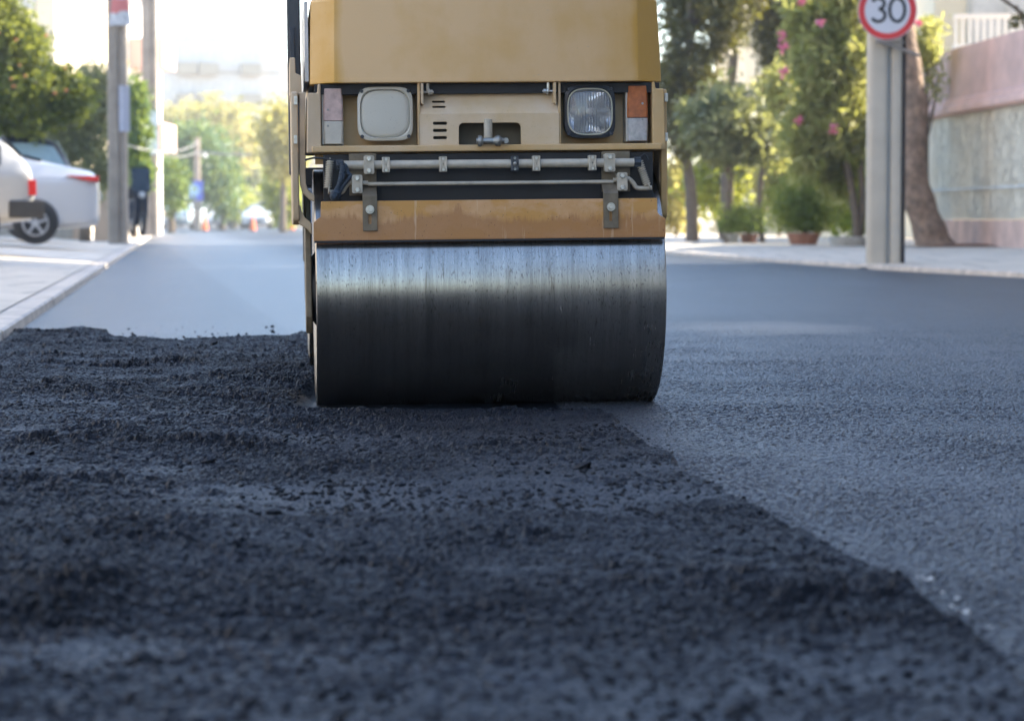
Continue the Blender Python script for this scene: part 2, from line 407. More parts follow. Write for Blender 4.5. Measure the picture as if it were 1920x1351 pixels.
# ---- marker lamps
def lens_mat(name, c1, e):
    n = N(name); x, y, z = n.sep(); g = n.math('MULTIPLY', n.math('SINE', n.math('MULTIPLY', x, 1700)), n.math('SINE', n.math('MULTIPLY', z, 1700)))
    n.set(n.mix(n.ramp(n.noise(60, 4, .7), .35, .65), c1, tuple(c*.7 for c in c1)), .22, 0, n.bump(g, .6, .001), .6)
    n.b.inputs['Subsurface Weight'].default_value = .3; n.b.inputs['Subsurface Scale'].default_value = .01
    return n.m
M_AMB = lens_mat('amber ribbed lens', (.52, .15, .035), 0); M_CLR = lens_mat('clear ribbed lens', (.55, .52, .49), 0)
M_PNK = simple('pink dusted lens', (.56, .40, .35), .55, 0, .25, 45); M_WDU = simple('dusted white lens', (.52, .48, .40), .55, 0, .12, 30)
for (p0, p1, q0, q1, sp_, top, bot, lab) in ((604, 645, 166, 270, 227, M_PNK, M_WDU, 'dusty pink and cream marker lamp'), (1175, 1217, 161, 264, 221, M_AMB, M_CLR, 'amber and clear marker lamp')):
    a = M(p0, q0, FY+.01); b = M(p1, q1, FY+.01); zs = M(p0, sp_, FY+.01).z
    def plan(z, g): 
        k = .0025*math.cos((z-(a.z+b.z)/2)/(a.z-b.z)*math.pi); return rrect((a.x+b.x)/2, (FY+.05), (b.x-a.x)-.008+2*k-g, .075, .007, 4)
    m = MB(); m.b2(a.x-.002, a.x+.004, FY+.02, FY+.09, b.z-.002, a.z+.001); m.b2(a.x, b.x, FY+.05, FY+.095, b.z-.003, a.z+.002)
    o = m.build('marker_lamp', M_WDU if p0 < 700 else simple('white lamp housing', (.45, .42, .36), .5), roller, .002, label=lab)
    for nm, mt, z0, z1 in (('upper_lens', top, zs+.0005, a.z), ('lower_lens', bot, b.z, zs-.0005)):
        m = MB(); m.loft([[Vector((q[0], q[1], z)) for q in plan(z, 0)] for z in np.linspace(z0, z1, 6)], True, True)
        m.build(nm, mt, o, .002)
    m = MB(); 
    for py in ((206, 236) if p0 < 700 else (194, 224)):
        q = M(615 if p0 < 700 else 1205, py, FY+.01); MB().lathe([(.0001, -.0015), (.003, -.0015), (.004, .002)], (q.x, FY+.0125, q.z), 'y', 10).build('screw', M_GREY, o)
# ---- yoke arms beside the drum
def arm(side):
    s = side; m = MB()
    yb = -.22 if s < 0 else -.22
    x_out = M(547, 300, yb).x if s < 0 else M(1251, 300, yb).x
    x_in = x_out - s*.052
    zt_ = M(547, 172, yb).z; z0 = M(900, 418, yb).z
    # side plate in the y-z plane, seen almost edge on
    poly = [(-.22, z0+.05), (-.20, z0+.012), (-.17, z0), (.16, z0-.02), (.16, .30), (.12, .24), (-.05, .24), (-.10, .30), (-.10, z0-.10), (-.17, z0-.0)]
    prof = [(-.225, zt_), (-.225, z0+.03), (-.215, z0+.008), (-.195, z0), (.02, z0-.05), (.12, z0-.12), (.14, .30), (.10, .25), (.20, .22), (.26, .30), (.30, z0), (.30, zt_)]
    a = x_out; b = x_out-s*.020
    m.prism([(-.225, zt_), (-.225, z0+.04), (-.216, z0+.015), (-.19, z0), (.30, z0), (.30, zt_)], 'x', min(a, b), max(a, b))
    ob = m.build('yoke_arm', M_DUSTF if s < 0 else M_FRAME, roller, .005)
    MB().prism([(-.08, z0+.10), (.14, z0+.10), (.12, .27), (.06, .22), (-.06, .22), (-.10, .27)], 'x', min(s*.508, s*.526), max(s*.508, s*.526)).build('drum_support', M_BROWN, ob, .004)
    # inner flange with its rounded hook
    m = MB(); pa = []
    if s < 0: pts = [(567, 173), (567, 322), (568, 345), (573, 360), (583, 369), (592, 373)]
    else: pts = [(1235, 168), (1235, 320), (1234, 338), (1238, 352), (1240, 366), (1236, 372)]
    if s > 0: pts = [(1241, 168), (1241, 320), (1240, 338), (1243, 352), (1244, 366), (1240, 372)]
    path = [M(px, py, -.2) for px, py in pts]
    hw = .009
    L = []; Rr = []
    for i, q in enumerate(path):
        t = path[min(i+1, len(path)-1)]-path[max(i-1, 0)]; t.normalize(); nrm = Vector((-t.z, 0, t.x))
        L.append((q.x+nrm.x*hw, q.z+nrm.z*hw)); Rr.append((q.x-nrm.x*hw, q.z-nrm.z*hw))
    m.prism(L+Rr[::-1], 'y', -.212, -.17)
    m.build('arm_flange', M_DUSTF, ob, .003)
    # lower lip curving in under the arm
    m = MB(); g0 = M(549 if s < 0 else 1250, 380, -.20); 
    pl = [(549, 385), (549, 400), (553, 412), (562, 421), (576, 429), (585, 440), (585, 418), (572, 408), (566, 396), (564, 385)] if s < 0 else [(1251, 370), (1251, 392), (1248, 402), (1240, 410), (1236, 412), (1238, 370)]
    m.prism([(M(a_, b_, -.205).x, M(a_, b_, -.205).z) for a_, b_ in pl], 'y', -.205, -.10)
    m.build('arm_foot', M_DUSTF, ob, .004)
    m = MB()
    for py in ((189, 262) if s < 0 else (183, 257)):
        q = M(553 if s < 0 else 1248, py, -.23); m.box((q.x+(.002 if s < 0 else 0), -.235, q.z), (.010, .022, .024)); m.box((q.x, -.235, q.z+.005), (.006, .03, .010))
        m.build('bolt', M_BOLT, ob, .001); m = MB()
    return ob
arm(-1); arm(1)
m = MB()   # tall tab and step of the left frame
q0 = M(544, 110, -.15); q1 = M(552, 172, -.15)
m.prism([(M(a_, b_, -.15).x, M(a_, b_, -.15).z) for a_, b_ in ((543, 108), (553, 108), (554, 137), (565, 142), (566, 180), (543, 180))], 'y', -.15, .3)
m.build('frame_tab', M_DUSTF, roller, .003)
# ---- roll bar, platform, seat, wheel, rear body
m = MB(); yb = .95
a, b = M(538, 60, yb).x, M(563, 60, yb).x; xr = -((a+b)/2)-.02
path = [((a+b)/2, yb, .72), ((a+b)/2, yb, 2.25), ((a+b)/2+.08, yb, 2.33), (xr-.08, yb, 2.33), (xr, yb, 2.25), (xr, yb, .72)]
hw = (b-a)/2
m.prism([(a, .70), (b, .70), (b, 2.24), (b+.05, 2.28), (xr-hw-.05, 2.28), (xr-hw, 2.24), (xr-hw, .70), (xr+hw, .70), (xr+hw, 2.28), (xr+hw-.06, 2.34), (a+.06, 2.34), (a, 2.28)], 'y', yb-.03, yb+.03)
rb = m.build('roll_bar', M_ROPS, roller, .006)
m = MB(); m.b2(a+.008, a+.018+.006, yb-.040, yb-.030, 1.02, M(550, 53, yb).z); m.build('bar_plate', M_ROPS, rb, .002)
m = MB(); m.b2(-.52, .52, .74, 1.30, .66, .72); m.build('platform', M_DARK, roller, .005)
m = MB(); m.b2(-.24, .24, 1.05, 1.45, .98, 1.08); m.b2(-.24, .24, 1.40, 1.50, 1.08, 1.42); m.b2(-.2, .2, 1.1, 1.45, .72, .98); m.build('seat', M_SEAT, roller, .03, seg=4)
m = MB(); m.tube([(.19*math.cos(t), .70-.07*math.sin(t), 1.22+.17*math.sin(t)) for t in np.linspace(0, 2*math.pi, 33)[:-1]], .013, 8, True)
for k in range(3):
    t = R(90+120*k); m.tube([(0, .70, 1.22), (.19*math.cos(t), .70-.07*math.sin(t), 1.22+.17*math.sin(t))], .009, 6)
m.cyl((0, .70, 1.22), (0, .60, 1.0), .02); m.build('steering_wheel', M_BLACK, roller)
m = MB(); m.prism([(1.5, .80), (2.15, .80), (2.15, 1.05), (2.0, 1.12), (1.5, 1.12)], 'x', -.48, .48); m.build('rear_body', M_FRAME, roller, .02)
m = MB()
for s_ in (-1, 1): MB().b2(min(s_*.501, s_*.513), max(s_*.501, s_*.513), 1.6, 1.95, .40, 1.0).build('rear_yoke', M_DARK, roller, .01)
MB().b2(M(606, 330, -.28).x, M(1224, 330, -.28).x, -.285, -.275, .60, z285-.004).build('dark_backing', M_DARK, roller, .002)  # added black plate to darken the gap behind the sprinkler bar
# ---- sprinkler bar with clips, lower rod, brackets
SY = -.325
pL, pR = M(640, 310.5, SY), M(1196, 304, SY); zr = (pL.z+pR.z)/2
m = MB(); m.tube([(pL.x, SY, zr), (pR.x, SY, zr)], .0125, 20); bar = m.build('sprinkler_bar', M_STEELP, roller)
m = MB(); rz = M(918, 343, SY).z; m.tube([(M(690, 340, SY).x, SY, rz), (M(1150, 340, SY).x, SY, rz)], .0058, 12)
def bez(pts, n=12):
    """smooth curve through the points"""
    out = []; P = [Vector(p) for p in pts]; P = [P[0]*2-P[1]]+P+[P[-1]*2-P[-2]]
    for i in range(1, len(P)-2):
        for k in range(n):
            t = k/n; a, b, c, d = P[i-1:i+3]
            out.append(.5*((2*b)+(c-a)*t+(2*a-5*b+4*c-d)*t*t+(3*b-a-3*c+d)*t**3))
    out.append(P[-2]); return out
rod = m.build('lower_rod', M_STEELP, roller)
for s_, pts in ((-1, [(690, 343), (668, 343), (655, 343), (648, 350), (641, 360), (628, 361), (616, 359)]), (1, [(1150, 338), (1166, 336), (1178, 335), (1187, 343), (1194, 352), (1208, 353), (1222, 352)])):
    m = MB(); m.tube(bez([M(a, b, SY) for a, b in pts]), .0068, 12); m.build('rod_end', M_STEELP, rod)
for px, py in ((637, 311), (1195, 304)):
    p = M(px, py, SY); m = MB(); m.cyl((p.x-.010, SY, zr), (p.x+.010, SY, zr), .0145, n=20)
    for k in range(8):
        t = 2*math.pi*k/8; m.box((p.x, SY+.0145*math.cos(t), zr+.0145*math.sin(t)), (.018, .004, .004))
    m.build('end_cap', M_BEZEL, bar, .001)
def clamp(px, zc0, w_, h_, mat, parent, name='clamp_plate', nut=.0075):
    x = M(px, 310, SY).x
    m = MB(); m.prism(rrect(x, zc0, w_, h_, .005), 'y', SY-.021, SY-.013); m.prism(rrect(x, zc0, w_*.9, h_*.95, .004), 'y', SY+.010, SY+.03)
    o = m.build(name, mat, parent, .0012)
    for sz in (-1, 1):
        m = MB(); m.lathe([(.0001, -.006), (nut*.8, -.006), (nut, -.004), (nut, 0), (nut*1.35, 0), (nut*1.35, .0015)], (x, SY-.0205, zc0+sz*h_*.32), 'y', 6 if nut > .005 else 10)
        if parent is bar or parent is rod: m.build('clamp_bolt', M_BOLT, parent)
    return o
clamp(691.5, zr, .030, .052, M_STEELP, bar); clamp(1142, zr, .031, .052, M_STEELP, bar)
clamp(669, rz+.000, .030, .052, M_STEELP, rod); clamp(1165, rz+.000, .030, .052, M_STEELP, rod)
def nozzle(px, mat, dark):
    x = M(px, 310, SY).x; o_ = MB().prism(rrect(x, zr, .0215, .043, .002), 'y', SY-.020, SY+.016).build('nozzle_clip', mat, bar, .0015)
    cs = [MB().lathe([(.0028, -.03), (.0028, -.012)], (x, SY, zr), 'y', 10)]
    for sz in (-1, 1): cs.append(MB().b2(x-.007, x+.007, SY-.03, SY-.016, zr+sz*.0155-.004, zr+sz*.0155+.004))
    cut(o_, cs)
    m = MB()
    for sz in (-1, 1): MB().lathe([(.0001, -.0045), (.0042, -.0045), (.0042, .002)], (x, SY-.0155, zr+sz*.0155), 'y', 6).build('clip_screw', M_BOLT if not dark else M_GREY, bar)
    if dark: m.lathe([(.0001, -.006), (.005, -.004), (.005, 0)], (x, SY-.019, zr), 'y', 12); m.build('spray_tip', M_GREY, bar)
for px in (723.5, 830.5, 1005, 1110): nozzle(px, M_STEELP, False)
nozzle(964.5, M_BEZEL, True)
# hanger plates behind the bar and front brackets holding the scraper
BY = SY+.028
for pxs, s_ in (((655, 706), -1), ((1128, 1181), 1)):
    a, b = M(pxs[0], 350, BY+.01).x, M(pxs[1], 350, BY+.01).x
    m = MB(); m.b2(a, b, BY+.004, BY+.011, M(900, 404 if s_ < 0 else 362, BY).z+ (.06 if s_ < 0 else 0.0), z285-.002)
    m.build('hanger_plate', M_BROWN, roller, .001)
for px0, px1, t, bt, bol, sl0, sl1 in ((680.5, 706.5, 345, 433, 393, 402, 420), (1131.5, 1158.5, 336, 428, 388, 396, 415)):
    a, b = M(px0, bt, -.355), M(px1, t, -.355); y0 = -.362
    m = MB(); m.prism([(SY+.016, b.z), (SY+.022, b.z), (y0+.008, a.z+.100), (y0+.008, a.z), (y0, a.z), (y0, a.z+.100)], 'x', a.x, b.x)
    o = m.build('scraper_bracket', M_BROWN, roller)
    c = M((px0+px1)/2, (sl0+sl1)/2, y0); cut(o, [MB().b2(c.x-.0045, c.x+.0045, y0-.03, y0+.03, c.z-.0135, c.z+.0135)], .001)
    c = M((px0+px1)/2, bol, y0); m = MB(); m.lathe([(.0001, -.012), (.006, -.012), (.007, -.010), (.007, -.005), (.0115, -.005), (.0125, .003)], (c.x, y0-.008, c.z), 'y', 20); m.build('bracket_bolt', M_BOLT, o)
# ---- scraper plate
pts = [(588, 452), (588, 417), (592, 414), (594, 411), (601, 407), (602, 379), (1232, 370), (1233, 398), (1236, 402), (1244, 407), (1248, 409), (1248, 444)]
y0 = -.352
P = [M(a, b, y0) for a, b in pts]; zlo = (P[0].z+P[-1].z)/2; zhi = (P[5].z+P[6].z)/2
poly = [(p.x, p.z) for p in P]; poly[0] = (P[0].x, zlo); poly[-1] = (P[-1].x, zlo); poly[5] = (P[5].x, zhi); poly[6] = (P[6].x, zhi)
m = MB(); n_ = len(poly)
m.prism(poly, 'y', y0, y0+.008)
scraper = m.build('scraper', M_SCRAPER, roller, .0012)
m = MB(); m.b2(P[0].x+.002, P[-1].x-.002, y0+.001, y0+.018, zlo-.006, zlo+.0005); m.build('scraper_blade', M_BLACK, scraper, .001)
# ---- springs and hose
def spring(p0, p1, r, turns, name='return_spring'):
    p0, p1 = M(*p0, SY), M(*p1, SY); ax = (p1-p0); t = ax.normalized(); a = Vector((0, 1, 0)); b = t.cross(a).normalized(); pts = []
    for i in range(turns*10+1):
        u = i/(turns*10); ang = 2*math.pi*i/10; pts.append(p0+ax*(.08+.84*u)+a*(r*math.cos(ang))+b*(r*math.sin(ang)))
    m = MB(); m.tube(pts, .0015, 6)
    hk = [p1+b*.004+a*(.011*math.cos(q))*1.0+t*(.011*math.sin(q)-.004) for q in np.linspace(-1.5, 4.2, 14)]
    m.tube(hk, .0024, 6); m.tube([p0, p0+ax*.1], .0024, 6)
    m.cyl(p0+ax*.08, p0+ax*.9, r*.72, n=12)
    m.build(name, M_STEELP, roller)
spring((619, 296), (614, 358), .0105, 12); spring((1197, 298), (1215, 352), .0105, 12)
m = MB(); m.tube(bez([M(a, b, SY-.02) for a, b in ((640, 303), (643, 318), (640, 334), (634, 350), (630, 362), (627, 372))]), [ .006+.004*abs(math.sin(i*.09))+.001*math.sin(i*1.9) + .003*(i > 44) for i in range(61)], 12)
m.tube(bez([M(a, b, SY-.015) for a, b in ((636, 304), (648, 312), (652, 324), (657, 330), (650, 340), (641, 352), (634, 366))]), .006, 10)
m.lathe([(.001, -.010), (.013, -.008), (.017, 0), (.014, .010), (.001, .012)], M(629, 367, SY-.015), 'y', 20)
m.build('rag_wrapped_hose', M_HOSE, roller, ang=60)
m = MB(); m.tube(bez([M(a, b, SY) for a, b in ((572, 300), (590, 296), (612, 298), (636, 303))]), .003, 8); m.build('thin_cable', M_BLACK, roller); m = MB(); m.tube(bez([M(a, b, SY) for a, b in ((1196, 300), (1204, 292), (1210, 290), (1216, 300))]), .0025, 8); m.build('thin_cable', M_BLACK, roller)
# ================================================================== GROUND, ROAD, PAVEMENTS
def XL(y): return -2.24-(y-11.8)*.125
def XR(y):
    if y < 29.2: return 4.0+(29.2-y)*(.195 if y > 25 else .16)+(0 if y > 25 else .819-4.2*.16)
    if y < 42.2: return 4.0-(y-29.2)*.1215
    return 2.42-(y-42.2)*.125
def asphalt_mat(name, c0, c1, scale, bs, rough):
    n = N(name); v = n.voro(scale); f = n.noise(.5, 5, .6); g = n.noise(scale*.9, 3, .7)
    c = n.mix(n.ramp(f, .3, .7), c0, c1)
    c = n.mix(n.ramp(g, .52, .70, 0, .7), c, tuple(k*2.6 for k in c1))
    c = n.mix(n.ramp(n.noise(scale*.5, 3), .56, .66, 0, .75), c, (.006, .006, .008))
    nm = n.bump(n.math('SUBTRACT', 1, n.math('MINIMUM', v, 1)), bs, .004); nm = n.bump(n.noise(scale*2.5, 3, .7), bs*.8, .002, nm)
    n.set(c, n.ramp(g, .3, .7, rough-.10, rough+.1), 0, nm, .235)
    return n
na = asphalt_mat('fresh rolled asphalt', (.021, .024, .029), (.034, .038, .045), 105, .9, .46)
# sandy smear on the road to the right of the roller and pale dust near the joint
x, y, z = na.sep()
dx = na.math('DIVIDE', na.math('SUBTRACT', x, 1.25), .62); dy = na.math('DIVIDE', na.math('SUBTRACT', y, 13.5), 1.1)
d = na.math('ADD', na.math('MULTIPLY', dx, dx), na.math('MULTIPLY', dy, dy)); d = na.math('ADD', d, na.math('MULTIPLY', na.noise(2.2, 4, .6), 1.3))
base = na.b.inputs['Base Color'].links[0].from_socket
c = na.mix(na.ramp(d, .7, 1.6, .6, 0), base, (.22, .19, .16))
stre = na.ramp(na.noise(1, 4, .6, na.co((1.2, .14, 1))), .5, .75, 0, .45)
c = na.mix(stre, c, (.065, .072, .088))
u_ = na.math('ADD', x, na.math('MULTIPLY', y, .128)); sky_sheen = na.math('MULTIPLY', na.ramp(u_, 1.4, 2.6, 1, 0), na.ramp(y, 9, 13)); seam = na.ramp(na.math('ABSOLUTE', na.math('SUBTRACT', na.math('ADD', x, na.math('MULTIPLY', y, .142)), .76)), .0, .035, 1, 0)
left_ = na.ramp(na.math('ADD', x, na.math('MULTIPLY', y, .142)), .70, .80, .72, 1)
sky_sheen = na.math('MULTIPLY', sky_sheen, left_); c = na.mix(na.math('MULTIPLY', sky_sheen, .5), c, (.070, .080, .094)); c = na.mix(na.math('MULTIPLY', seam, na.ramp(y, 9, 13, 0, .35)), c, (.02, .022, .026))  # left lane paler and glossier: sky sheen painted into the colour
rb_ = na.b.inputs['Roughness'].links[0].from_socket; na.set(c, na.math('SUBTRACT', rb_, na.math('MULTIPLY', sky_sheen, .06)), None, None, na.math('MULTIPLY_ADD', sky_sheen, .12, .235)); M_ROAD = na.m
def sheet(name, rows, mat, kind='structure', top=None):
    """rows: list of lists of points, same length"""
    n = len(rows[0]); vs = [p for r in rows for p in r]; fs = [(i*n+k, i*n+k+1, (i+1)*n+k+1, (i+1)*n+k) for i in range(len(rows)-1) for k in range(n-1)]
    me = bpy.data.meshes.new(name); me.from_pydata(vs, [], fs); me.materials.append(mat)
    o = bpy.data.objects.new(name, me); col.objects.link(o)
    if kind: o['kind'] = kind
    return o
ysr = [-70, -30, 0, 5, 11.8, 20, 25, 29.2, 35, 42.2, 60, 100, 150, 230]
sheet('road', [[(XL(y)-.02, y, 0), ((XL(y)+XR(y))/2, y, 0), (XR(y)+.02, y, 0)] for y in ysr], M_ROAD)
M_EARTH = simple('dry pale earth', (.24, .19, .135), .9, 0, .3, .6, .4, 8, .03)
sheet('ground', [[(-900, y, -.03), (-100, y, -.03), (100, y, -.03), (900, y, -.03)] for y in (-600, -100, 0, 100, 300, 1500)], M_EARTH)
# pavements rise gently away from their kerbs
def pave_mat(name, c0, c1, joint):
    n = N(name); br = n.node('ShaderNodeTexBrick'); n.put(br.inputs['Vector'], n.co((1, 1, 1))); br.offset = .5
    n.put(br.inputs['Color1'], (*c0, 1)); n.put(br.inputs['Color2'], (*c1, 1)); n.put(br.inputs['Mortar'], (*joint, 1))
    br.inputs['Scale'].default_value = 1.0; br.inputs['Mortar Size'].default_value = .02; br.inputs['Brick Width'].default_value = .8; br.inputs['Row Height'].default_value = 1.6
    c = n.mix(n.ramp(n.noise(1.5, 5, .65), .35, .75, 0, .6), br.outputs[0], tuple(k*.72 for k in c0))
    c = n.mix(n.ramp(n.noise(40, 3), .66, .72, 0, .6), c, (.10, .09, .08))
    n.set(c, .8, 0, n.bump(n.noise(50, 4), .3, .004)); return n.m
M_PAVE = pave_mat('pale concrete slabs', (.66, .57, .46), (.59, .51, .41), (.30, .26, .21))
M_KERB = simple('worn kerb concrete', (.58, .50, .42), .75, 0, .3, 5, .5, 60, .005)
def pz(t): return .05+.15*min(1, t/2.5)
ys = list(np.arange(-10, 30, 1.0))+list(np.arange(30, 240, 6.0))
ln = sheet('pavement_left', [[(XL(y)-t, y, pz(t)) for t in (.16, .9, 1.6, 2.5, 5, 12)] for y in ys], M_PAVE)
rn = sheet('pavement_right', [[(XR(y)+t, y, .05+.07*min(1, max(0, t-.2)/1.5)) for t in (.16, .9, 1.7, 3.0, 8.0)] for y in ys], M_PAVE)
def kerb(name, fx, s, ya, yb, step):
    m = MB(); y = ya; i = 0
    while y < yb:
        g = .006; j = random.uniform(-.004, .004); a, b = y+g, y+step-g
        x0, x1 = fx(a)+j, fx(b)+j; q = s*.16
        vs = []
        for yy, xx in ((a, x0), (b, x1)): vs += [(xx, yy, -.02), (xx+s*.008, yy, .046+j*.3), (xx+s*.02, yy, .054+j*.3), (xx+q, yy, .054+j*.3), (xx+q, yy, -.02)]
        m.add(vs, [(0, 1, 2, 3, 4), (9, 8, 7, 6, 5), (0, 5, 6, 1), (1, 6, 7, 2), (2, 7, 8, 3), (3, 8, 9, 4), (4, 9, 5, 0)]); y += step
    o = m.build(name, M_KERB, None, fix=True); o['kind'] = 'structure'; return o
kerb('kerb_left', XL, -1, -10, 200, 1.0); kerb('kerb_right', XR, 1, -10, 200, 1.0)

# ---- loose asphalt mat: real displaced surface
def vnoise(X, Y, seed, cell):
    r = np.random.default_rng(seed); T = r.random((256, 256))
    x, y = X/cell, Y/cell; xi = np.floor(x).astype(int); yi = np.floor(y).astype(int); fx, fy = x-xi, y-yi
    fx = fx*fx*(3-2*fx); fy = fy*fy*(3-2*fy); g = lambda a, b: T[a % 256, b % 256]
    return (g(xi, yi)*(1-fx)+g(xi+1, yi)*fx)*(1-fy)+(g(xi, yi+1)*(1-fx)+g(xi+1, yi+1)*fx)*fy
def stones(X, Y, seed, cell, keep=1.0):
    r = np.random.default_rng(seed); A = r.random((256, 256, 4)); h = np.zeros_like(X); xi = np.floor(X/cell).astype(int); yi = np.floor(Y/cell).astype(int)
    for di in (-1, 0, 1):
        for dj in (-1, 0, 1):
            a = A[(xi+di) % 256, (yi+dj) % 256]
            cx = (xi+di+a[..., 0])*cell; cy = (yi+dj+a[..., 1])*cell; rad = cell*(.35+.5*a[..., 2])
            d2 = ((X-cx)**2+(Y-cy)**2)/rad**2; sel = a[..., 3] < keep
            h = np.maximum(h, np.where(sel, np.sqrt(np.clip(1-d2, 0, 1))*rad*.75*(.5+a[..., 3]/max(keep, .01)*.5), 0))
    return h
def smooth(a, b, x):
    t = np.clip((x-a)/(b-a), 0, 1); return t*t*(3-2*t)
SX = np.array([.64, .613, .608, .507, .386, .24, -.02, -.35, -.80, -.95]); SYY = np.array([1.0, 3.45, 4.04, 4.74, 5.74, 8.0, 8.8, 9.6, 11.0, 13.6])
def mask_at(X, Y, wide=.03):
    sx = np.interp(Y, SYY, SX)*.975+.02*(vnoise(X*0+3, Y, 5, .11)-.5)+.03*(vnoise(X*0+9, Y, 6, .5)-.5)
    lx = XL(Y)+.0
    far = 12.2+.30*np.exp(-((X+2.1)/.35)**2)+.9*(vnoise(X, X*0+2, 8, .33)-.5)-.30*np.exp(-((X+1.55)/.3)**2)+.30*(vnoise(X, X*0+2, 9, .07)-.5)
    return smooth(0, wide, sx-X)*smooth(-.02, .05, X-lx)*smooth(0, wide*5, far-Y)
def pressed_at(X, Y):
    p = .62*vnoise(X*.6, Y*.8, 11, .26)+.40*vnoise(X*.5, Y*1.1, 71, .09)+.02
    p = p+.22*np.exp(-((Y-5.35-.2*X)/.36)**2)*smooth(-1.0, -.4, X)+.22*np.exp(-((Y-7.0)/.35)**2)*smooth(-.2, .1, X)+.05*np.exp(-((Y-3.05)/.18)**2)
    p = p-.40*np.exp(-((Y-3.62+.08*X)/.20)**2)-.22*np.exp(-((Y-4.35)/.25)**2)-.10*smooth(.45, .6, X+.09*(Y-4.7))-.12*smooth(7.5, 9, Y)
    return smooth(.36, .98, p)
def ground_h(X, Y, coarse=False):
    mk = mask_at(X, Y)
    patch = pressed_at(X, Y)          # already pressed, smoother patches
    pressed = smooth(.0, .18, X+.62)*smooth(9, 7.6, Y)           # in the track of the drum
    corridor = smooth(-.66, -.58, X)*smooth(.50, .45, X)*smooth(7.25, 7.8, Y)*smooth(10.2, 9.9, Y)
    h = .016+.016*vnoise(X, Y, 12, .7)+.012*(vnoise(X, Y, 13, .22)-.5)+.006*(vnoise(X, Y, 14, .08)-.5)
    h = h+.006*np.exp(-((Y-3.75-.1*X)/.16)**2)-.010*np.exp(-((Y-3.50-.1*X)/.14)**2)-.006*np.exp(-((Y-4.25)/.2)**2)+.010*np.exp(-((Y-4.6)/.3)**2)
    h = h+.012*smooth(-.55, -.85, X)*smooth(5, 7.5, Y)+.004*smooth(11.6, 12.3, Y)
    h = h*(1-.35*pressed)
    if not coarse:
        rgh = 1+.5*np.exp(-((Y-3.7)/.3)**2)+.3*smooth(.35, .65, vnoise(X, Y, 35, .8)); k = rgh*(1-.72*patch)*(1-.2*pressed)
        s1 = np.minimum(stones(X, Y, 21, .024, .30), .0075)*smooth(.4, .7, vnoise(X, Y, 33, .2)); s2 = np.minimum(stones(X, Y, 22, .0135, .7), .0042)*1.05; s3 = np.minimum(stones(X, Y, 23, .0095, 1), .003)*.9
        h = h+(s1+s2+s3)*1.2*k*(.55+.9*vnoise(X, Y, 31, .12))+np.minimum(stones(X, Y, 24, .0095, 1), .0022)*.55
    h = h*(1-corridor)+corridor*np.minimum(h, .001)
    return -.012+(h+.012)*mk
rows = []; yv = 1.6
while yv < 13.6: rows.append(yv); yv += .0042+.00075*yv
YS = np.array(rows); XS = np.arange(-2.75, .78, .0038)
GX, GY = np.meshgrid(XS, YS); GZ = ground_h(GX, GY)
ny, nx = GX.shape
co = np.stack([GX, GY, GZ], -1).reshape(-1, 3).astype(np.float32)
idx = np.arange(ny*nx).reshape(ny, nx); q = np.stack([idx[:-1, :-1], idx[:-1, 1:], idx[1:, 1:], idx[1:, :-1]], -1).reshape(-1, 4)
keep = (co[q, 2] > -.0119).any(1); q = q[keep]
used = np.zeros(len(co), bool); used[q.ravel()] = True; remap = np.cumsum(used)-1; co = co[used]; q = remap[q]
def np_mesh(name, co, q, mat, smoothf=False):
    me = bpy.data.meshes.new(name); me.vertices.add(len(co)); me.vertices.foreach_set('co', np.ascontiguousarray(co, np.float32).ravel())
    k = q.shape[1]; me.loops.add(q.size); me.loops.foreach_set('vertex_index', q.astype(np.int32).ravel())
    me.polygons.add(len(q)); me.polygons.foreach_set('loop_start', np.arange(0, q.size, k, dtype=np.int32)); me.polygons.foreach_set('loop_total', np.full(len(q), k, np.int32))
    me.polygons.foreach_set('use_smooth', np.full(len(q), smoothf)); me.update(calc_edges=True); me.materials.append(mat)
    o = bpy.data.objects.new(name, me); col.objects.link(o); return o
def loose_mat(name, c0, c1, rg=.44, sp=.13):
    n = N(name); g = n.noise(120, 4, .7); f = n.noise(3, 4, .6)
    c = n.mix(n.ramp(g, .35, .7), c0, c1); c = n.mix(n.ramp(f, .4, .7, 0, .45), c, tuple(k*1.5 for k in c1))
    c = n.mix(n.ramp(n.noise(46, 2, .5), .73, .77, 0, .5), c, (.085, .055, .04))
    nm = n.bump(n.voro(170), .7, .004); nm = n.bump(n.noise(420, 3, .7), .6, .0015, nm)
    at_ = n.node('ShaderNodeAttribute', attribute_name='pressed'); pr = at_.outputs['Fac']; n.b.inputs['Specular Tint'].default_value = (.85, .93, 1, 1)
    c = n.mix(n.math('MULTIPLY', pr, .7), c, (.017, .020, .028))  # pressed patches also paler: sky sheen painted into their colour
    n.set(c, n.math('SUBTRACT', n.ramp(g, .3, .7, rg, rg+.2), n.math('MULTIPLY', pr, .05)), 0, nm, n.math('MULTIPLY_ADD', pr, .07, sp)); return n.m
M_STONE = loose_mat('loose asphalt stone', (.002, .003, .005), (.007, .009, .014), .5, .14)
M_LOOSE = loose_mat('loose hot asphalt', (.0025, .0035, .0055), (.008, .010, .016))
o = np_mesh('loose_asphalt', co, q, M_LOOSE, False); o['kind'] = 'structure'
at_ = o.data.attributes.new('pressed', 'FLOAT', 'POINT'); at_.data.foreach_set('value', pressed_at(co[:, 0].astype(float), co[:, 1].astype(float)).astype(np.float32))
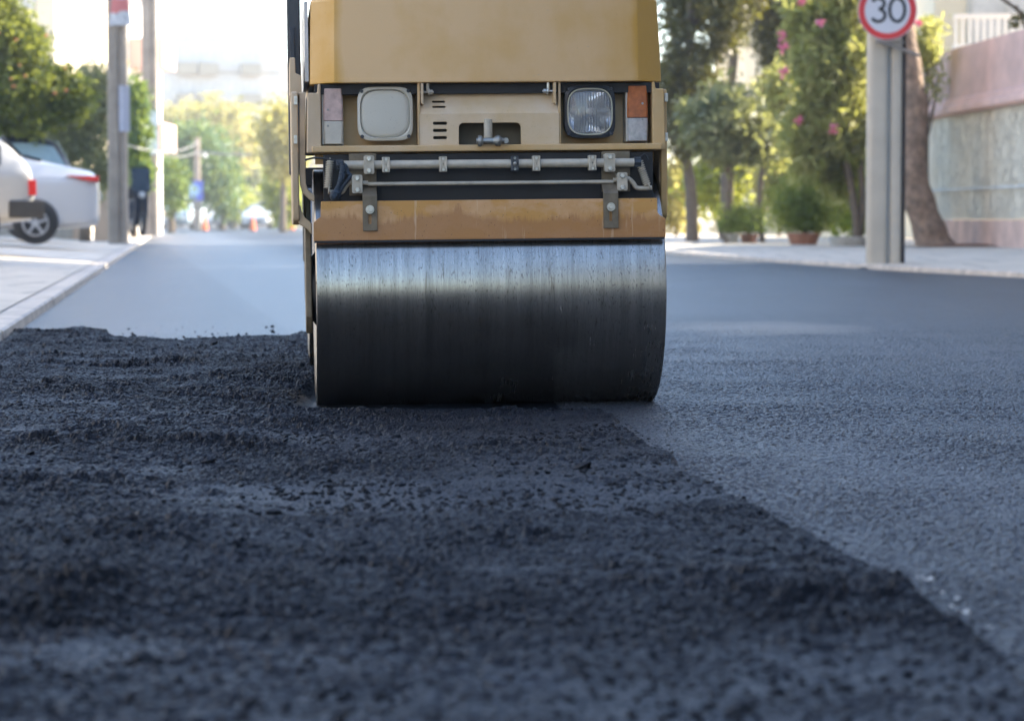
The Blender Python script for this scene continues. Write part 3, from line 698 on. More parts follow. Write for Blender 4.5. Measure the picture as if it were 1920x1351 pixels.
# finished lane: pressed aggregate relief close to the camera, melting into the road sheet further off
rows = []; yv = 2.2
while yv < 17: rows.append(yv); yv += .0045+.0009*yv
YS = np.array(rows); XS = np.arange(-.1, 3.3, .0040); GX, GY = np.meshgrid(XS, YS)
st_ = np.minimum(stones(GX, GY, 61, .0105, .95), .0030)*.8+np.minimum(stones(GX, GY, 62, .019, .45), .004)*.35
am = 1.7*smooth(17, 8.5, GY)**.8*smooth(3.3, 2.9, GX)*(.5+.8*vnoise(GX, GY, 63, .35)); GZ = .0015+(.0012*vnoise(GX, GY, 65, .5)+st_)*am-.004*(1-smooth(17, 15.5, GY)*smooth(3.3, 3.1, GX))
ny, nx = GX.shape; idx = np.arange(ny*nx).reshape(ny, nx); q = np.stack([idx[:-1, :-1], idx[:-1, 1:], idx[1:, 1:], idx[1:, :-1]], -1).reshape(-1, 4); co = np.stack([GX, GY, GZ], -1).reshape(-1, 3)
ok = (co[q, 0].mean(1) < .20*co[q, 1].mean(1)+.12) & (co[q, 0].mean(1) > np.interp(co[q, 1].mean(1), SYY, SX)-.12); q = q[ok]; used = np.zeros(len(co), bool); used[q.ravel()] = True; remap = np.cumsum(used)-1; co = co[used]; q = remap[q]
o = np_mesh('fresh_road_surface', co, q, M_ROAD, False); o['kind'] = 'structure'
# scattered lumps and stones on the mat
import bmesh
bm = bmesh.new(); bmesh.ops.create_icosphere(bm, subdivisions=1, radius=1); bv = np.array([v.co[:] for v in bm.verts]); bf = np.array([[v.index for v in f.verts] for f in bm.faces]); bm.free()
def scatter(name, n, rmin, rmax, seed, mat, area=None, lump=3.5, flat=.7):
    r = np.random.default_rng(seed)
    if area is None:
        y = 2.0+11*r.random(n*3)**.9; x = -2.7+3.4*r.random(n*3)
        dens = vnoise(x, y, 40, .28)*.6+vnoise(x, y, 41, .9)*.5; ok = (mask_at(x, y, .03) > .5) & (r.random(len(x)) < np.clip(dens*dens*1.5, .03, 1)) & (np.abs(x) < .21*y+.2)
        ok &= ~((x > -.62) & (x < .47) & (y > 7.55) & (y < 10.4))
    else: x, y = area(r, n*3); ok = np.ones(len(x), bool)
    x, y = x[ok][:n], y[ok][:n]; n = len(x)
    z = np.maximum(ground_h(x, y, True), .0)+.003
    rad = rmin+(rmax-rmin)*r.random(n)**lump
    v = bv[None]*(1+.55*(r.random((n, len(bv), 1))-.5)); s = rad[:, None, None]*np.stack([.7+.6*r.random(n), .7+.6*r.random(n), flat*(.6+.6*r.random(n))], -1)[:, None]
    v = v*s; a = r.random(n)*6.28; c_, s_ = np.cos(a)[:, None], np.sin(a)[:, None]
    v = np.stack([v[..., 0]*c_-v[..., 1]*s_, v[..., 0]*s_+v[..., 1]*c_, v[..., 2]], -1)
    tl = (r.random((n, 1))-.5)*1.0; v[..., 2] += v[..., 0]*tl
    v += np.stack([x, y, z+rad*.15], -1)[:, None]
    fs = (bf[None]+(np.arange(n)*len(bv))[:, None, None]).reshape(-1, 3)
    o = np_mesh(name, v.reshape(-1, 3), fs, mat); o['kind'] = 'stuff'; o['label'] = 'loose black asphalt stones scattered over the unrolled mat'; o['category'] = 'gravel'
    return o
scatter('asphalt_stones', 64000, .0015, .0085, 51, M_STONE)
def lumps(r, n):
    y = 3.0+8*r.random(n); return np.clip(-.19*y+r.random(n)*(np.interp(y, SYY, SX)+.19*y-.05), -2, 1), y
o = scatter('asphalt_lumps', 90, .007, .019, 59, M_STONE, lumps, 2.0); o['label'] = 'larger black lumps lying on the loose mat'
def crumbs(r, n):
    y = 2.5+10*r.random(n); return np.interp(y, SYY, SX)+.0+.06*r.random(n)**4, y
o = scatter('edge_crumbs', 1100, .0015, .006, 52, M_STONE, crumbs); o['label'] = 'small black asphalt crumbs along the joint'
def crumbs2(r, n):
    x = -1.9+1.3*r.random(n); return x, 12.2+1.6*r.random(n)**2+.2*np.sin(x*5)
o = scatter('far_crumbs', 110, .003, .014, 53, M_STONE, crumbs2); o['label'] = 'black asphalt crumbs beyond the heap edge'
M_CHIP = simple('pale limestone chip', (.55, .53, .48), .6, 0, .2, 50)
def chips(r, n):
    t = r.random(n); return .622+.02*(r.random(n)-.5), 4.03-.55*t**1.5
o = scatter('pale_chips', 20, .0035, .0095, 54, M_CHIP, chips, 1.0); o['label'] = 'pale stone chips beside the asphalt joint'
def chips2(r, n):
    y = 10.2+2.6*r.random(n); return np.interp(y, SYY, SX)+.03+.1*r.random(n), y
o = scatter('pale_grit', 60, .002, .006, 55, M_CHIP, chips2); o['label'] = 'pale grit glinting along the far joint'

# ================================================================== VEGETATION
def leaf_mat(name, c0, c1, c2=None, trans=.5):
    n = N(name); g = n.node('ShaderNodeNewGeometry'); rnd = g.outputs['Random Per Island']
    c = n.mix(rnd, c0, c1)
    if c2: c = n.mix(n.ramp(n.noise(.9, 3), .45, .6), c, n.mix(rnd, c2, c1))
    n.set(c, .5, 0, None, .4); tr = n.node('ShaderNodeBsdfTranslucent'); n.put(tr.inputs[0], n.mix(.35, c, (.55, .55, .08)))
    ms = n.node('ShaderNodeMixShader'); ms.inputs[0].default_value = trans; n.link(n.b.outputs[0], ms.inputs[1]); n.link(tr.outputs[0], ms.inputs[2]); n.link(ms.outputs[0], n.out.inputs[0])
    return n.m
L_POM = leaf_mat('glossy shrub leaf', (.065, .105, .014), (.17, .20, .03), (.045, .08, .014), .45)
L_OLIVE = leaf_mat('grey green leaf', (.12, .14, .075), (.28, .29, .16), (.07, .09, .045), .45)
L_PINE = leaf_mat('dark needle', (.045, .045, .012), (.16, .13, .038), (.022, .028, .012), .3)
L_OLEA = leaf_mat('oleander leaf', (.17, .20, .06), (.46, .44, .18), (.24, .25, .08), .6)
L_GRN = leaf_mat('fresh green leaf', (.05, .12, .025), (.11, .20, .04), None, .4)
L_BUSH = leaf_mat('bright potted leaf', (.09, .15, .03), (.24, .30, .07), None, .5)
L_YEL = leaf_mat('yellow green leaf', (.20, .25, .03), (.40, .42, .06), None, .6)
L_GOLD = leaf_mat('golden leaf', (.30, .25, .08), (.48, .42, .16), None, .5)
L_FAR = leaf_mat('distant street tree leaf', (.045, .12, .04), (.10, .19, .07), None, .35)
M_BARK = simple('grey brown bark', (.16, .12, .085), .9, 0, .35, 9, .6, 20, .02)
M_PINEB = simple('reddish pine bark', (.25, .17, .12), .9, 0, .55, 9, 1, 12, .05)
def leaves(name, blobs, n, size, mat, parent, clump=.22, aspect=.45, seed=1, droop=0, per=28):
    r = np.random.default_rng(seed); C = np.array([b[0] for b in blobs], float); S_ = np.array([b[1] for b in blobs], float); vol = S_.prod(1)**.8; vol /= vol.sum()
    nc = max(6, n//per); bi = r.choice(len(blobs), nc, p=vol); d = r.normal(size=(nc, 3)); d /= np.linalg.norm(d, axis=1)[:, None]
    cc = C[bi]+d*(r.random((nc, 1))**.38)*S_[bi]*(.85+.3*r.random((nc, 1)))
    ci = r.integers(0, nc, n); p = cc[ci]+r.normal(size=(n, 3))*clump*np.array([1, 1, .8])
    a = r.normal(size=(n, 3)); a[:, 2] -= droop; a /= np.linalg.norm(a, axis=1)[:, None]; b = np.cross(a, r.normal(size=(n, 3))); b /= np.linalg.norm(b, axis=1)[:, None]
    s = size*(.6+.8*r.random((n, 1))); v = np.stack([p-a*s, p+b*s*aspect, p+a*s, p-b*s*aspect], 1).reshape(-1, 3)
    v[:, 2] = np.maximum(v[:, 2], .05)
    o = np_mesh(name, v, np.arange(n*4).reshape(-1, 4), mat); o.parent = parent; return o
def trunk_mb(path, r0, r1, n=10, wob=.0):
    m = MB(); P = bez(path, 6); k = len(P)
    m.tube(P, [r0+(r1-r0)*i/(k-1)+wob*math.sin(i*1.7)*r0 for i in range(k)], n); return m
def tree(name, label, cat, base, path, r0, r1, blobs, n, size, lm, bark=None, group=None, limbs=4, **kw):
    """base world point; path, blobs relative to base"""
    t = empty(name, base, 0, label, cat, group); m = trunk_mb(path, r0, r1, wob=.06); rr = random.Random(n+int(base[0]*10))
    top = Vector(path[-1])
    for i in range(limbs):
        b = blobs[rr.randrange(len(blobs))]; e = Vector(b[0])+Vector((rr.uniform(-.5, .5)*b[1][0], rr.uniform(-.5, .5)*b[1][1], rr.uniform(-.2, .5)*b[1][2]))
        s0 = Vector(path[-2]).lerp(top, rr.uniform(.2, .9)); m.tube(bez([s0, s0.lerp(e, .5)+Vector((0, 0, -.08)), e], 4), [r1*.75-(r1*.55)*k/8 for k in range(9)], 6)
    m.build('trunk', bark or M_BARK, t, ang=None)
    leaves('crown', blobs, n, size, lm, t, **kw); return t
def blob(base, px0, px1, py0, py1, Y, depth=None):
    a, b = at(px0, py0, Y), at(px1, py1, Y); c = (a+b)/2-Vector(base); rx, rz = abs(b.x-a.x)/2, abs(a.z-b.z)/2
    return ((c.x, (Y-base[1]), c.z), (rx, depth or min(rx, rz)*1.1, rz))
def gp(px, Y, z=.12): return Vector((gx(px, Y), Y, z))
def rel(base, px, py, Y): return at(px, py, Y)-Vector(base)
# ---- right hand planting
b = gp(1298, 53); tree('pine_tree', 'tall dark pine with slim brown trunk just right of the roller', 'pine tree', b, [(0, 0, -.1), (-.03, 0, .9), rel(b, 1288, 280, 53), rel(b, 1292, 100, 53), rel(b, 1300, -60, 53)], .13, .08,
     [blob(b, 1225, 1345, 40, 270, 53), blob(b, 1230, 1330, -140, 90, 53.5), blob(b, 1300, 1420, -130, 70, 52.6), blob(b, 1245, 1310, 180, 300, 52.8), blob(b, 1330, 1385, 20, 120, 53)], 15000, .09, L_PINE, M_BARK, clump=.16, aspect=.28, seed=3, droop=.8)
b = gp(1510, 56.5); tree('pine_tree', 'dark drooping pine behind the oleanders with sky gaps in its crown', 'pine tree', gp(1362, 56), [(0, 0, -.1), (0, 0, 1.5), rel(gp(1362, 56), 1368, 200, 56), rel(gp(1362, 56), 1380, 60, 56), rel(gp(1362, 56), 1400, -60, 56)], .14, .07,
     [blob(gp(1362, 56), 1385, 1490, -120, 55, 56), blob(gp(1362, 56), 1420, 1500, 20, 100, 56), blob(gp(1362, 56), 1430, 1475, 80, 150, 56), blob(gp(1362, 56), 1345, 1400, -60, 70, 56)], 8500, .085, L_PINE, M_BARK, clump=.15, aspect=.28, seed=4, droop=1.0)
b = gp(1366, 49); tree('oleander_tree', 'grey green round oleander between the roller and the leaning trunk', 'oleander', b, [(0, 0, -.1), (0, 0, .7), rel(b, 1368, 300, 49), rel(b, 1364, 230, 49)], .10, .05,
     [blob(b, 1300, 1425, 165, 290, 49), blob(b, 1320, 1450, 200, 305, 49), blob(b, 1290, 1350, 195, 275, 49)], 6500, .10, L_OLIVE, clump=.17, seed=5)
b = gp(1430, 51, .1); tree('slanting_tree', 'thin dark trunk leaning right beneath sparse leaves', 'tree', b, [(0, 0, -.1), rel(b, 1424, 380, 51), rel(b, 1434, 290, 51), rel(b, 1455, 210, 51), rel(b, 1480, 140, 51)], .06, .04,
     [blob(b, 1440, 1500, 120, 240, 51), blob(b, 1430, 1480, 230, 310, 51)], 2500, .07, L_OLEA, clump=.14, seed=6)
b = gp(1605, 44); ol = tree('oleander_tree', 'large pink flowering oleander left of the concrete pole', 'oleander', b, [(0, 0, -.1), rel(b, 1606, 420, 44), rel(b, 1592, 330, 44), rel(b, 1576, 260, 44), rel(b, 1572, 180, 44)], .075, .05,
     [blob(b, 1490, 1640, 50, 200, 44), blob(b, 1470, 1560, 200, 330, 44), blob(b, 1510, 1640, 150, 290, 44), blob(b, 1560, 1650, -60, 100, 44), blob(b, 1480, 1560, -20, 100, 44.5), blob(b, 1540, 1600, 260, 380, 44.3)], 12500, .12, L_OLEA, clump=.13, aspect=.25, seed=7, droop=.2)
m = trunk_mb([(.05, .1, -.1), rel(b, 1617, 380, 44), rel(b, 1614, 300, 44), rel(b, 1618, 180, 44)], .06, .04); m.build('trunk', M_BARK, ol, ang=None)
M_PINK = simple('pink petals', (.75, .20, .30), .6, 0, .3, 20)
def flower(bx, Y, px, py, r, par):
    c = at(px, py, Y)-Vector(bx); leaves('flower_cluster', [((c.x, c.y, c.z), (r*.6, r*.6, r*.6))], 26, .035, M_PINK, par, clump=.03, aspect=.8, seed=int(px))
for px, py, r in ((1463, 66, .085), (1468, 90, .055), (1468, 136, .05), (1563, 243, .07), (1502, 4, .04), (1540, 44, .035), (1500, 225, .025), (1722, 44, .05)): flower(b, 43.2, px, py, r, ol)
b = gp(1735, 45); tree('oleander_tree', 'light oleander sprays showing behind the pine trunk', 'oleander', b, [(0, 0, -.1), (0, 0, 1.2), rel(b, 1738, 120, 45)], .05, .03, [blob(b, 1715, 1760, 40, 140, 45), blob(b, 1745, 1770, 130, 180, 45)], 1100, .08, L_OLEA, clump=.10, aspect=.25, seed=8)
# backlit garden growth behind
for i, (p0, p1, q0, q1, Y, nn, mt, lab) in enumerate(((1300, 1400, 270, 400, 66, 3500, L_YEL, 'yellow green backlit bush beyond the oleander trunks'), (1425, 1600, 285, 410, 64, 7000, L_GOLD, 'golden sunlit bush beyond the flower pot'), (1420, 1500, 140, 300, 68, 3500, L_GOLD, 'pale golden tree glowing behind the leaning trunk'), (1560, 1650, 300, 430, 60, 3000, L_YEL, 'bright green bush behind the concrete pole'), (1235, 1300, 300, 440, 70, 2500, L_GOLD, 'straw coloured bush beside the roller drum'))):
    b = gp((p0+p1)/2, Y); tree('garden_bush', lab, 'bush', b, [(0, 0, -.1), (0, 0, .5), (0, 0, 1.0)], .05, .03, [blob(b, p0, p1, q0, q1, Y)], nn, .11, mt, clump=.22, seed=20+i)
# potted shrubs and planters on the pavement
M_TERRA = simple('weathered terracotta', (.36, .17, .11), .85, 0, .3, 6); M_CONC = simple('cast concrete', (.38, .35, .30), .85, 0, .2, 8, .4, 60, .004)
def pot_bush(px, py, Y, w_, potr, poth, mt, lab, blobs, n, pm=M_TERRA, sz=.06, seed=1):
    zb_ = .12; b = Vector((gx(px, Y), Y, zb_)); p = empty('planter_pot', b, 0, lab[0], 'planter')
    m = MB(); m.lathe([(potr*.8, 0), (potr, poth*.85), (potr*1.08, poth*.87), (potr*1.08, poth), (potr*.95, poth), (potr*.92, poth*.8), (.001, poth*.8)], (0, 0, 0), 'z', 24); m.build('pot', pm, p)
    t = empty('potted_bush', b+Vector((0, 0, poth*.8)), 0, lab[1], 'bush'); m = MB()
    for k in range(5): a = k*1.3; m.tube([(0, 0, -.05), (.06*math.cos(a), .06*math.sin(a), .2), (.2*math.cos(a), .2*math.sin(a), .5)], .012, 6)
    m.build('stem', M_BARK, t, ang=None); leaves('foliage', [blob(t.location, *q, Y) for q in blobs], int(n*.4), sz*1.5, mt, t, clump=.17, aspect=.14, seed=seed)
pot_bush(1506, 460, 46, 0, .28, .20, L_BUSH, ('round terracotta pot under the big green bush', 'big leafy green bush growing in the terracotta pot'), [(1440, 1555, 350, 430), (1455, 1540, 395, 448), (1475, 1530, 335, 400)], 9000, seed=31)
pot_bush(1372, 455, 49, 0, .14, .18, L_BUSH, ('small grey pot left of the brick coloured pot', 'small green bush in the grey pot'), [(1350, 1400, 392, 440)], 3000, M_CONC, seed=32)
pot_bush(1404, 455, 49.5, 0, .17, .17, L_BUSH, ('small brick coloured pot near the leaning trunk', 'low green bush in the brick coloured pot'), [(1375, 1428, 402, 445)], 3000, seed=33)
b = gp(1592, 43.5); p = empty('stone_planter', b, 0, 'low round stone planter ring at the oleander stems', 'planter'); m = MB(); m.lathe([(.30, 0), (.34, .14), (.30, .15), (.24, .14), (.24, .06), (.001, .06)], (0, 0, 0), 'z', 28); m.build('ring', M_CONC, p)
for bx_, sd in ((1452, 41),(1340, 42)):
    b = gp(bx_, 48.5)
# ---- leaning pine trunk close to the wall
b = Vector((gx(1748, 42.5), 42.5, .1)); t = empty('pine_tree', b, 0, 'thick curving reddish pine trunk behind the speed sign', 'pine tree')
pts = [(1752, 470), (1745, 440), (1728, 390), (1713, 330), (1712, 270), (1714, 200), (1704, 120), (1694, 60), (1680, -40), (1672, -160), (1670, -320)]
P = bez([at(x_, y_, 42.5)-b for x_, y_ in pts], 5); k = len(P); m = MB()
wd = np.interp(np.linspace(0, 1, k), [0, .06, .12, .25, .4, .6, 1], [.36, .30, .26, .235, .205, .19, .15]); m.tube(P, [float(a)*(1+.05*math.sin(i*1.3)) for i, a in enumerate(wd)], 18)
m.build('trunk', M_PINEB, t, ang=None); tb = (at(1690, -420, 42.5)-b)
leaves('crown', [((tb.x, 0, tb.z), (2.0, 1.8, 1.0)), ((tb.x+1.5, .5, tb.z-.3), (1.2, 1.2, .6)), ((tb.x-1.6, .3, tb.z-.1), (1.2, 1.2, .7))], 16000, .08, L_PINE, t, clump=.2, aspect=.25, seed=50)
# ---- concrete lamp pole, sign, cable
b = Vector((gx(1648, 30), 30, 0)); M_POLE = simple('smooth pole concrete', (.52, .47, .39), .8, 0, .12, 3, .25, 50, .004)
t = empty('concrete_pole', b, 0, 'twin ribbed pale concrete pole standing at the right kerb', 'pole')
m = MB(); m.prism(rrect(-.035, 0, .23, .24, .05), 'z', -.05, 7.0); m.prism(rrect(.155, .02, .17, .20, .06), 'z', -.05, 7.0)
m = MB(); m.prism([(p[0], p[1]) for p in rrect(-.035, 0, .22, .24, .06)], 'z', -.05, 7.0); m.build('shaft', M_POLE, t, ang=40)
m = MB(); m.prism([(p[0], p[1]) for p in rrect(.165, .0, .13, .20, .05)], 'z', -.05, 7.0); m.build('shaft', M_POLE, t, ang=40)
m = MB(); m.b2(.06, .115, -.03, .06, 0, 7.0); m.build('groove', simple('blue grey galvanised strip', (.36, .40, .43), .5, .5, .15, 4), t)
m = MB(); m.cyl((.262, .02, -.02), (.262, .02, 7), .026, n=12); m.build('cable_pipe', simple('dark brown pipe', (.035, .027, .027), .5), t)
m = MB(); 
for zz_ in (1.35, 2.0, .75): m.b2(-.155, .24, -.122, .11, zz_, zz_+.018)
m = MB(); m.lathe([(.30, 0), (.22, .02), (.12, .05)], (.04, 0, 0), 'z', 18); m.build('asphalt_collar', M_LOOSE, t)
sc_ = at(1664, 20, 29.75); sg = empty('speed_sign', (sc_.x, sc_.y, sc_.z), R(-3), 'round red and white 30 speed limit sign fixed to the pole', 'sign')
rs = 55/F*29.75
M_SRED = simple('sign red', (.62, .035, .035), .45, 0, .08, 3); M_SWH = simple('sign white', (.60, .61, .66), .45, 0, .05, 3); M_SBK = simple('sign black', (.015, .017, .02), .5)
m = MB(); m.lathe([(rs, 0), (rs, .012)], (0, 0, 0), 'y', 64); m.build('plate', M_SWH, sg, .002)
m = MB(); m.lathe([(rs*.77, -.0025), (rs*.975, -.0025), (rs*.975, .001), (rs*.77, .001), (rs*.77, -.0025)], (0, 0, 0), 'y', 64); m.build('red_ring', M_SRED, sg)
def ribbon(pts, w_, y0, y1):
    L, Q = [], []
    for i, p in enumerate(pts):
        a = pts[max(0, i-1)]; c = pts[min(len(pts)-1, i+1)]; tx, tz = c[0]-a[0], c[1]-a[1]; l = math.hypot(tx, tz); nx_, nz_ = -tz/l*w_/2, tx/l*w_/2
        L.append((p[0]+nx_, p[1]+nz_)); Q.append((p[0]-nx_, p[1]-nz_))
    m = MB()
    for i in range(len(pts)-1): m.prism([L[i], L[i+1], Q[i+1], Q[i]], 'y', y0, y1)
    return m
u = rs/55
arc = lambda cx, cz, rx, rz, a0, a1, n: [(cx+rx*math.cos(R(a0+(a1-a0)*i/n)), cz+rz*math.sin(R(a0+(a1-a0)*i/n))) for i in range(n+1)]
m3 = [(q_[0]*u, q_[1]*u) for q_ in arc(-17, 12.5, 11, 10.0, 160, -85, 20)+arc(-17, -9, 12.5, 11.5, 85, -155, 24)]
ribbon(m3, 6.2*u, -.0045, -.0015).build('digit', M_SBK, sg, fix=False)
ribbon([(q_[0]*u, q_[1]*u) for q_ in arc(18, 1, 14, 21.5, 0, 360, 40)], 6.2*u, -.0045, -.0015).build('digit', M_SBK, sg, fix=False)
q0 = at(1645, 76, 29.7)-Vector(sg.location); q1 = at(1722, 105, 29.9)-Vector(sg.location)
m = MB(); m.tube([q0, q1], .017, 10); m.b2(q0.x-.01, q0.x+.30, .06, .07, q0.z-.03, q0.z-.0); m.build('bracket_arm', simple('grey bracket', (.30, .27, .24), .6), sg)
m = MB(); m.b2(-.05, .05, .012, .12, -rs*.7, -rs*.5); m.b2(-.05, .05, .012, .12, rs*.5, rs*.7); m.build('mounting_bracket', simple('grey bracket', (.30, .27, .24), .6), sg)
# ---- boundary wall with red coping
def wallmat():
    n = N('trowelled grey green render'); w_ = n.noise(1.0, 4, .6, n.co((5, 5, 1.6)), 1.8)
    rid = n.math('ABSOLUTE', n.math('SUBTRACT', w_, .5)); c = n.mix(n.ramp(n.noise(1.2, 4), .3, .7), (.68, .60, .46), (.78, .71, .57)); c = n.mix(n.ramp(rid, .0, .03, .45, 0), c, (.62, .60, .55))
    n.set(c, .9, 0, n.bump(n.ramp(rid, 0, .06, 1, 0), .8, .04)); return n.m
wa = Vector((gx(1722, 47.5), 47.5, 0)); wb = Vector((8.05, 33.5, 0)); L_ = (wb-wa).length; ang = math.atan2(wb.y-wa.y, wb.x-wa.x)
wl = empty('boundary_wall', wa, ang, 'rendered grey wall with pink plinth and red coping at right', 'wall')
M_PINKW = simple('faded pink plaster', (.60, .42, .35), .9, 0, .3, 2.5, .3, 20, .01); M_REDC = simple('brick red painted coping', (.62, .41, .35), .8, 0, .25, 1.6, .3, 18, .01)
m = MB(); m.b2(0, L_, 0, .25, .55, 2.27); m.build('render', wallmat(), wl)
m = MB(); m.b2(-.02, L_, -.03, .26, 0, .54); m.build('plinth', M_PINKW, wl)
m = MB(); m.prism([(-.10, 2.27), (-.16, 2.31), (-.16, 2.40), (-.11, 2.43), (-.11, 2.50), (-.06, 2.53), (.30, 2.53), (.30, 2.27)], 'x', -.05, L_); m.build('cornice', simple('pink cornice paint', (.70, .46, .39), .8, 0, .15, 3), wl)
m = MB(); m.prism([(-.05, 2.53), (.02, 3.38), (.28, 3.38), (.30, 2.53)], 'x', -.05, L_); m.build('parapet', M_REDC, wl)
m = MB()
for i in range(24): xx = -.02+i*.11*6; 
m = MB(); m.b2(.02, L_, -.045, -.031, 1.02, 1.07); m.build('string_line', simple('white line paint', (.6, .59, .55), .8), wl)
t_ = sheet('earth_bed', [[(gx(1735, 41.5)+.35*k-.0, 41.5+.9*j, .128+.05*math.sin(k*1.3+j)*0+.035*(1 if 0 < k < 6 and 0 < j < 3 else 0)) for k in range(8)] for j in range(4)], simple('rusty pine needle earth', (.22, .10, .05), .95, 0, .4, 10, .7, 30, .02)); t_['kind'] = 'structure'
# ---- buildings
M_CRM = simple('cream render', (.76, .65, .46), .85, 0, .1, .4); M_WHT = simple('white render', (.78, .77, .73), .85, 0, .07, .3); M_BLD_PK = simple('salmon pink panel paint', (.68, .44, .40), .8, 0, .1, .6)
M_WIN = simple('curtained window glass', (.60, .57, .52), .4, 0, .2, 1.5); M_SHUT = simple('pale rolling shutter', (.5, .48, .42), .7, 0, .1, 2); M_ROOF = simple('old roof tile', (.35, .16, .10), .85, 0, .2, 2)
def building(name, label, loc, rz, L, D, floors, fh, bays, wall, balc=None, bal_bays=(), group=None, side=True):
    t = empty(name, loc, rz, label, 'building', group); Ht = floors*fh+.4
    m = MB(); m.b2(0, L, 0, D, -.2, Ht); m.b2(-.15, L+.15, -.15, D+.15, Ht+.002, Ht+.25); m.b2(L*.3, L*.3+2.5, D*.3, D*.3+3, Ht+.25, Ht+2.4); w_ = m.build('wall', wall, t)
    m = MB()
    for f in range(1, floors): m.b2(-.04, L+.04, -.06, 0-.002, f*fh+.02, f*fh+.2)
    if floors > 1: m.build('floor_band', M_CRM if wall is M_WHT else M_FARB, t)
    bw = L/bays; proto = None
    for f in range(floors):
        for k in range(bays):
            xx = (k+.5)*bw; zz = f*fh+1.0
            if proto is None:
                fr = MB(); fr.b2(-bw*.27, bw*.27, -.05, 0, 0, .06); fr.b2(-bw*.27, bw*.27, -.05, 0, 1.34, 1.42); fr.b2(-bw*.27, -bw*.24, -.05, 0, .061, 1.339); fr.b2(bw*.24, bw*.27, -.05, 0, .061, 1.339); fr.b2(-.025, .025, -.05, 0, .061, 1.339)
                proto = fr.build('window', M_SHUT, t); g = MB().b2(-bw*.238, bw*.238, -.02, .001, .062, 1.338).build('pane', M_WIN, proto); o = proto
            else: o = copy_tree(proto, t)
            o.location = (xx, -.003, zz)
    if balc is not None:
        bp = None
        for f in range(1, floors):
            for k in bal_bays:
                if bp is None:
                    m = MB(); m.b2(-bw*.46, bw*.46, -1.2, -.07, -.15, 0); m.b2(-bw*.46, bw*.46, -1.2, -1.1, .001, .95); m.b2(-bw*.46, -bw*.46+.1, -1.098, -.07, .001, .95); m.b2(bw*.46-.1, bw*.46, -1.098, -.07, .001, .95)
                    bp = m.build('balcony', balc, t); o = bp
                else: o = copy_tree(bp, t)
                o.location = ((k+.5)*bw, 0, f*fh+.02)
    return t
M_FAR = simple('far pale render', (.56, .53, .47), .85, 0, .07, .3); M_FARB = simple('far ochre band', (.36, .31, .22), .85)
# far apartment block at the end of the street, two stepped halves
building('apartment_building', 'white far apartment block with long balconies above the street trees', (gx(292, 262), 262, 0), R(14), 12.4, 12, 6, 2.95, 6, M_FAR, M_FARB, (1, 2, 4))
building('apartment_building', 'lower far white block beside the roller roll bar', (gx(482, 272), 274, 0), R(14), 22, 12, 6, 2.65, 9, M_FAR, M_FARB, (0, 2, 3, 5, 6))
# left street front
building('apartment_building', 'cream apartment house above the pomegranate hedge', (gx(118, 84)-12.6, 84, 0), R(-4), 12.6, 10, 5, 3.0, 5, M_CRM, M_CRM, (3,))
def tower(px0, px1, Y, fl, fh, lab):
    t = building('apartment_building', lab, (gx(px0, Y), Y, 0), 0, (px1-px0)/F*Y, 9, fl, fh, 2, M_WHT)
    wx = (px1-px0)/F*Y
    for f in range(1, fl):
        m = MB(); m.b2(wx+.002, wx+1.2, .1, 3.8, f*fh, f*fh+.15); m.b2(wx+1.1, wx+1.2, .1, 3.8, f*fh+.151, f*fh+1.0); m.b2(wx+.002, wx+1.098, .1, .2, f*fh+.151, f*fh+1.0); m.build('balcony', M_BLD_PK if f % 1 == 0 else M_WHT, t)
    return t
tower(150, 244, 96, 6, 3.0, 'pale tower with salmon pink balconies behind the near concrete pole')
# right cream house behind the garden, house with white balcony over the wall
building('house', 'cream two storey house behind the oleander garden', (gx(1395, 86), 86, 0), R(2), 8.2, 9, 4, 3.0, 4, M_CRM, None)
hb = building('house', 'cream house with white balcony rail above the red coping', (gx(1748, 58), 58, 0), R(-6), 9, 9, 3, 3.0, 3, M_CRM, None)
p = empty('balcony_block', (gx(1785, 50), 50, 0), R(-4), 'white sunlit balcony with slotted parapet above the red wall', 'balcony')
m = MB(); m.b2(0, 3.4, 0, 4, .1, 3.55); m.build('base', M_CRM, p); m = MB(); m.b2(-.05, 3.45, -.1, 4, 3.552, 3.70); m.build('slab', M_WHT, p)
m = MB(); m.b2(-.02, 3.4, -.08, .0, 4.25, 4.33); m.b2(-.02, 3.4, -.08, 0, 3.702, 3.78)
for i in range(26): m.b2(i*.13, i*.13+.05, -.06, -.02, 3.781, 4.249)
m.build('railing', M_WHT, p)
# bare branch at the top right corner
t = empty('tree_branch', at(1925, 60, 34), 0, 'dark bare branch reaching in at the top right corner', 'branch'); o_ = Vector(t.location)
m = MB(); m.tube(bez([at(a, b_, 34)-o_ for a, b_ in ((1935, 40), (1912, 22), (1885, 2), (1860, -14))]), .022, 8); m.tube(bez([at(a, b_, 34)-o_ for a, b_ in ((1935, 70), (1918, 40), (1905, 10))]), .018, 8); m.build('branch', M_BARK, t)
leaves('foliage', [((at(1912, 70, 34)-o_)[:], (.10, .2, .35))], 160, .04, L_PINE, t, clump=.04)
# unseen pines added above the frame to break the sun over the left parking
for i, (x_, y_, h_, lab) in enumerate(((11.5, 43.5, 12.5, 'unseen umbrella pine added to shade the left parking'), (12.5, 53, 14, 'second unseen umbrella pine added for shade along the right garden'), (11.0, 63, 15, 'farthest unseen umbrella pine added for shade beyond the right garden'))):
    tree('added_shade_pine', lab, 'pine tree', Vector((x_, y_, 0)), [(0, 0, -.1), (.2, 0, h_*.5), (0, 0, h_)], .25, .14, [((0, 0, h_), (4.2, 4.8, 1.5)), ((1.5, 1, h_-.8), (3, 3, 1.2))], 9000, .26, L_PINE, M_PINEB, clump=.5, aspect=.4, seed=90+i)
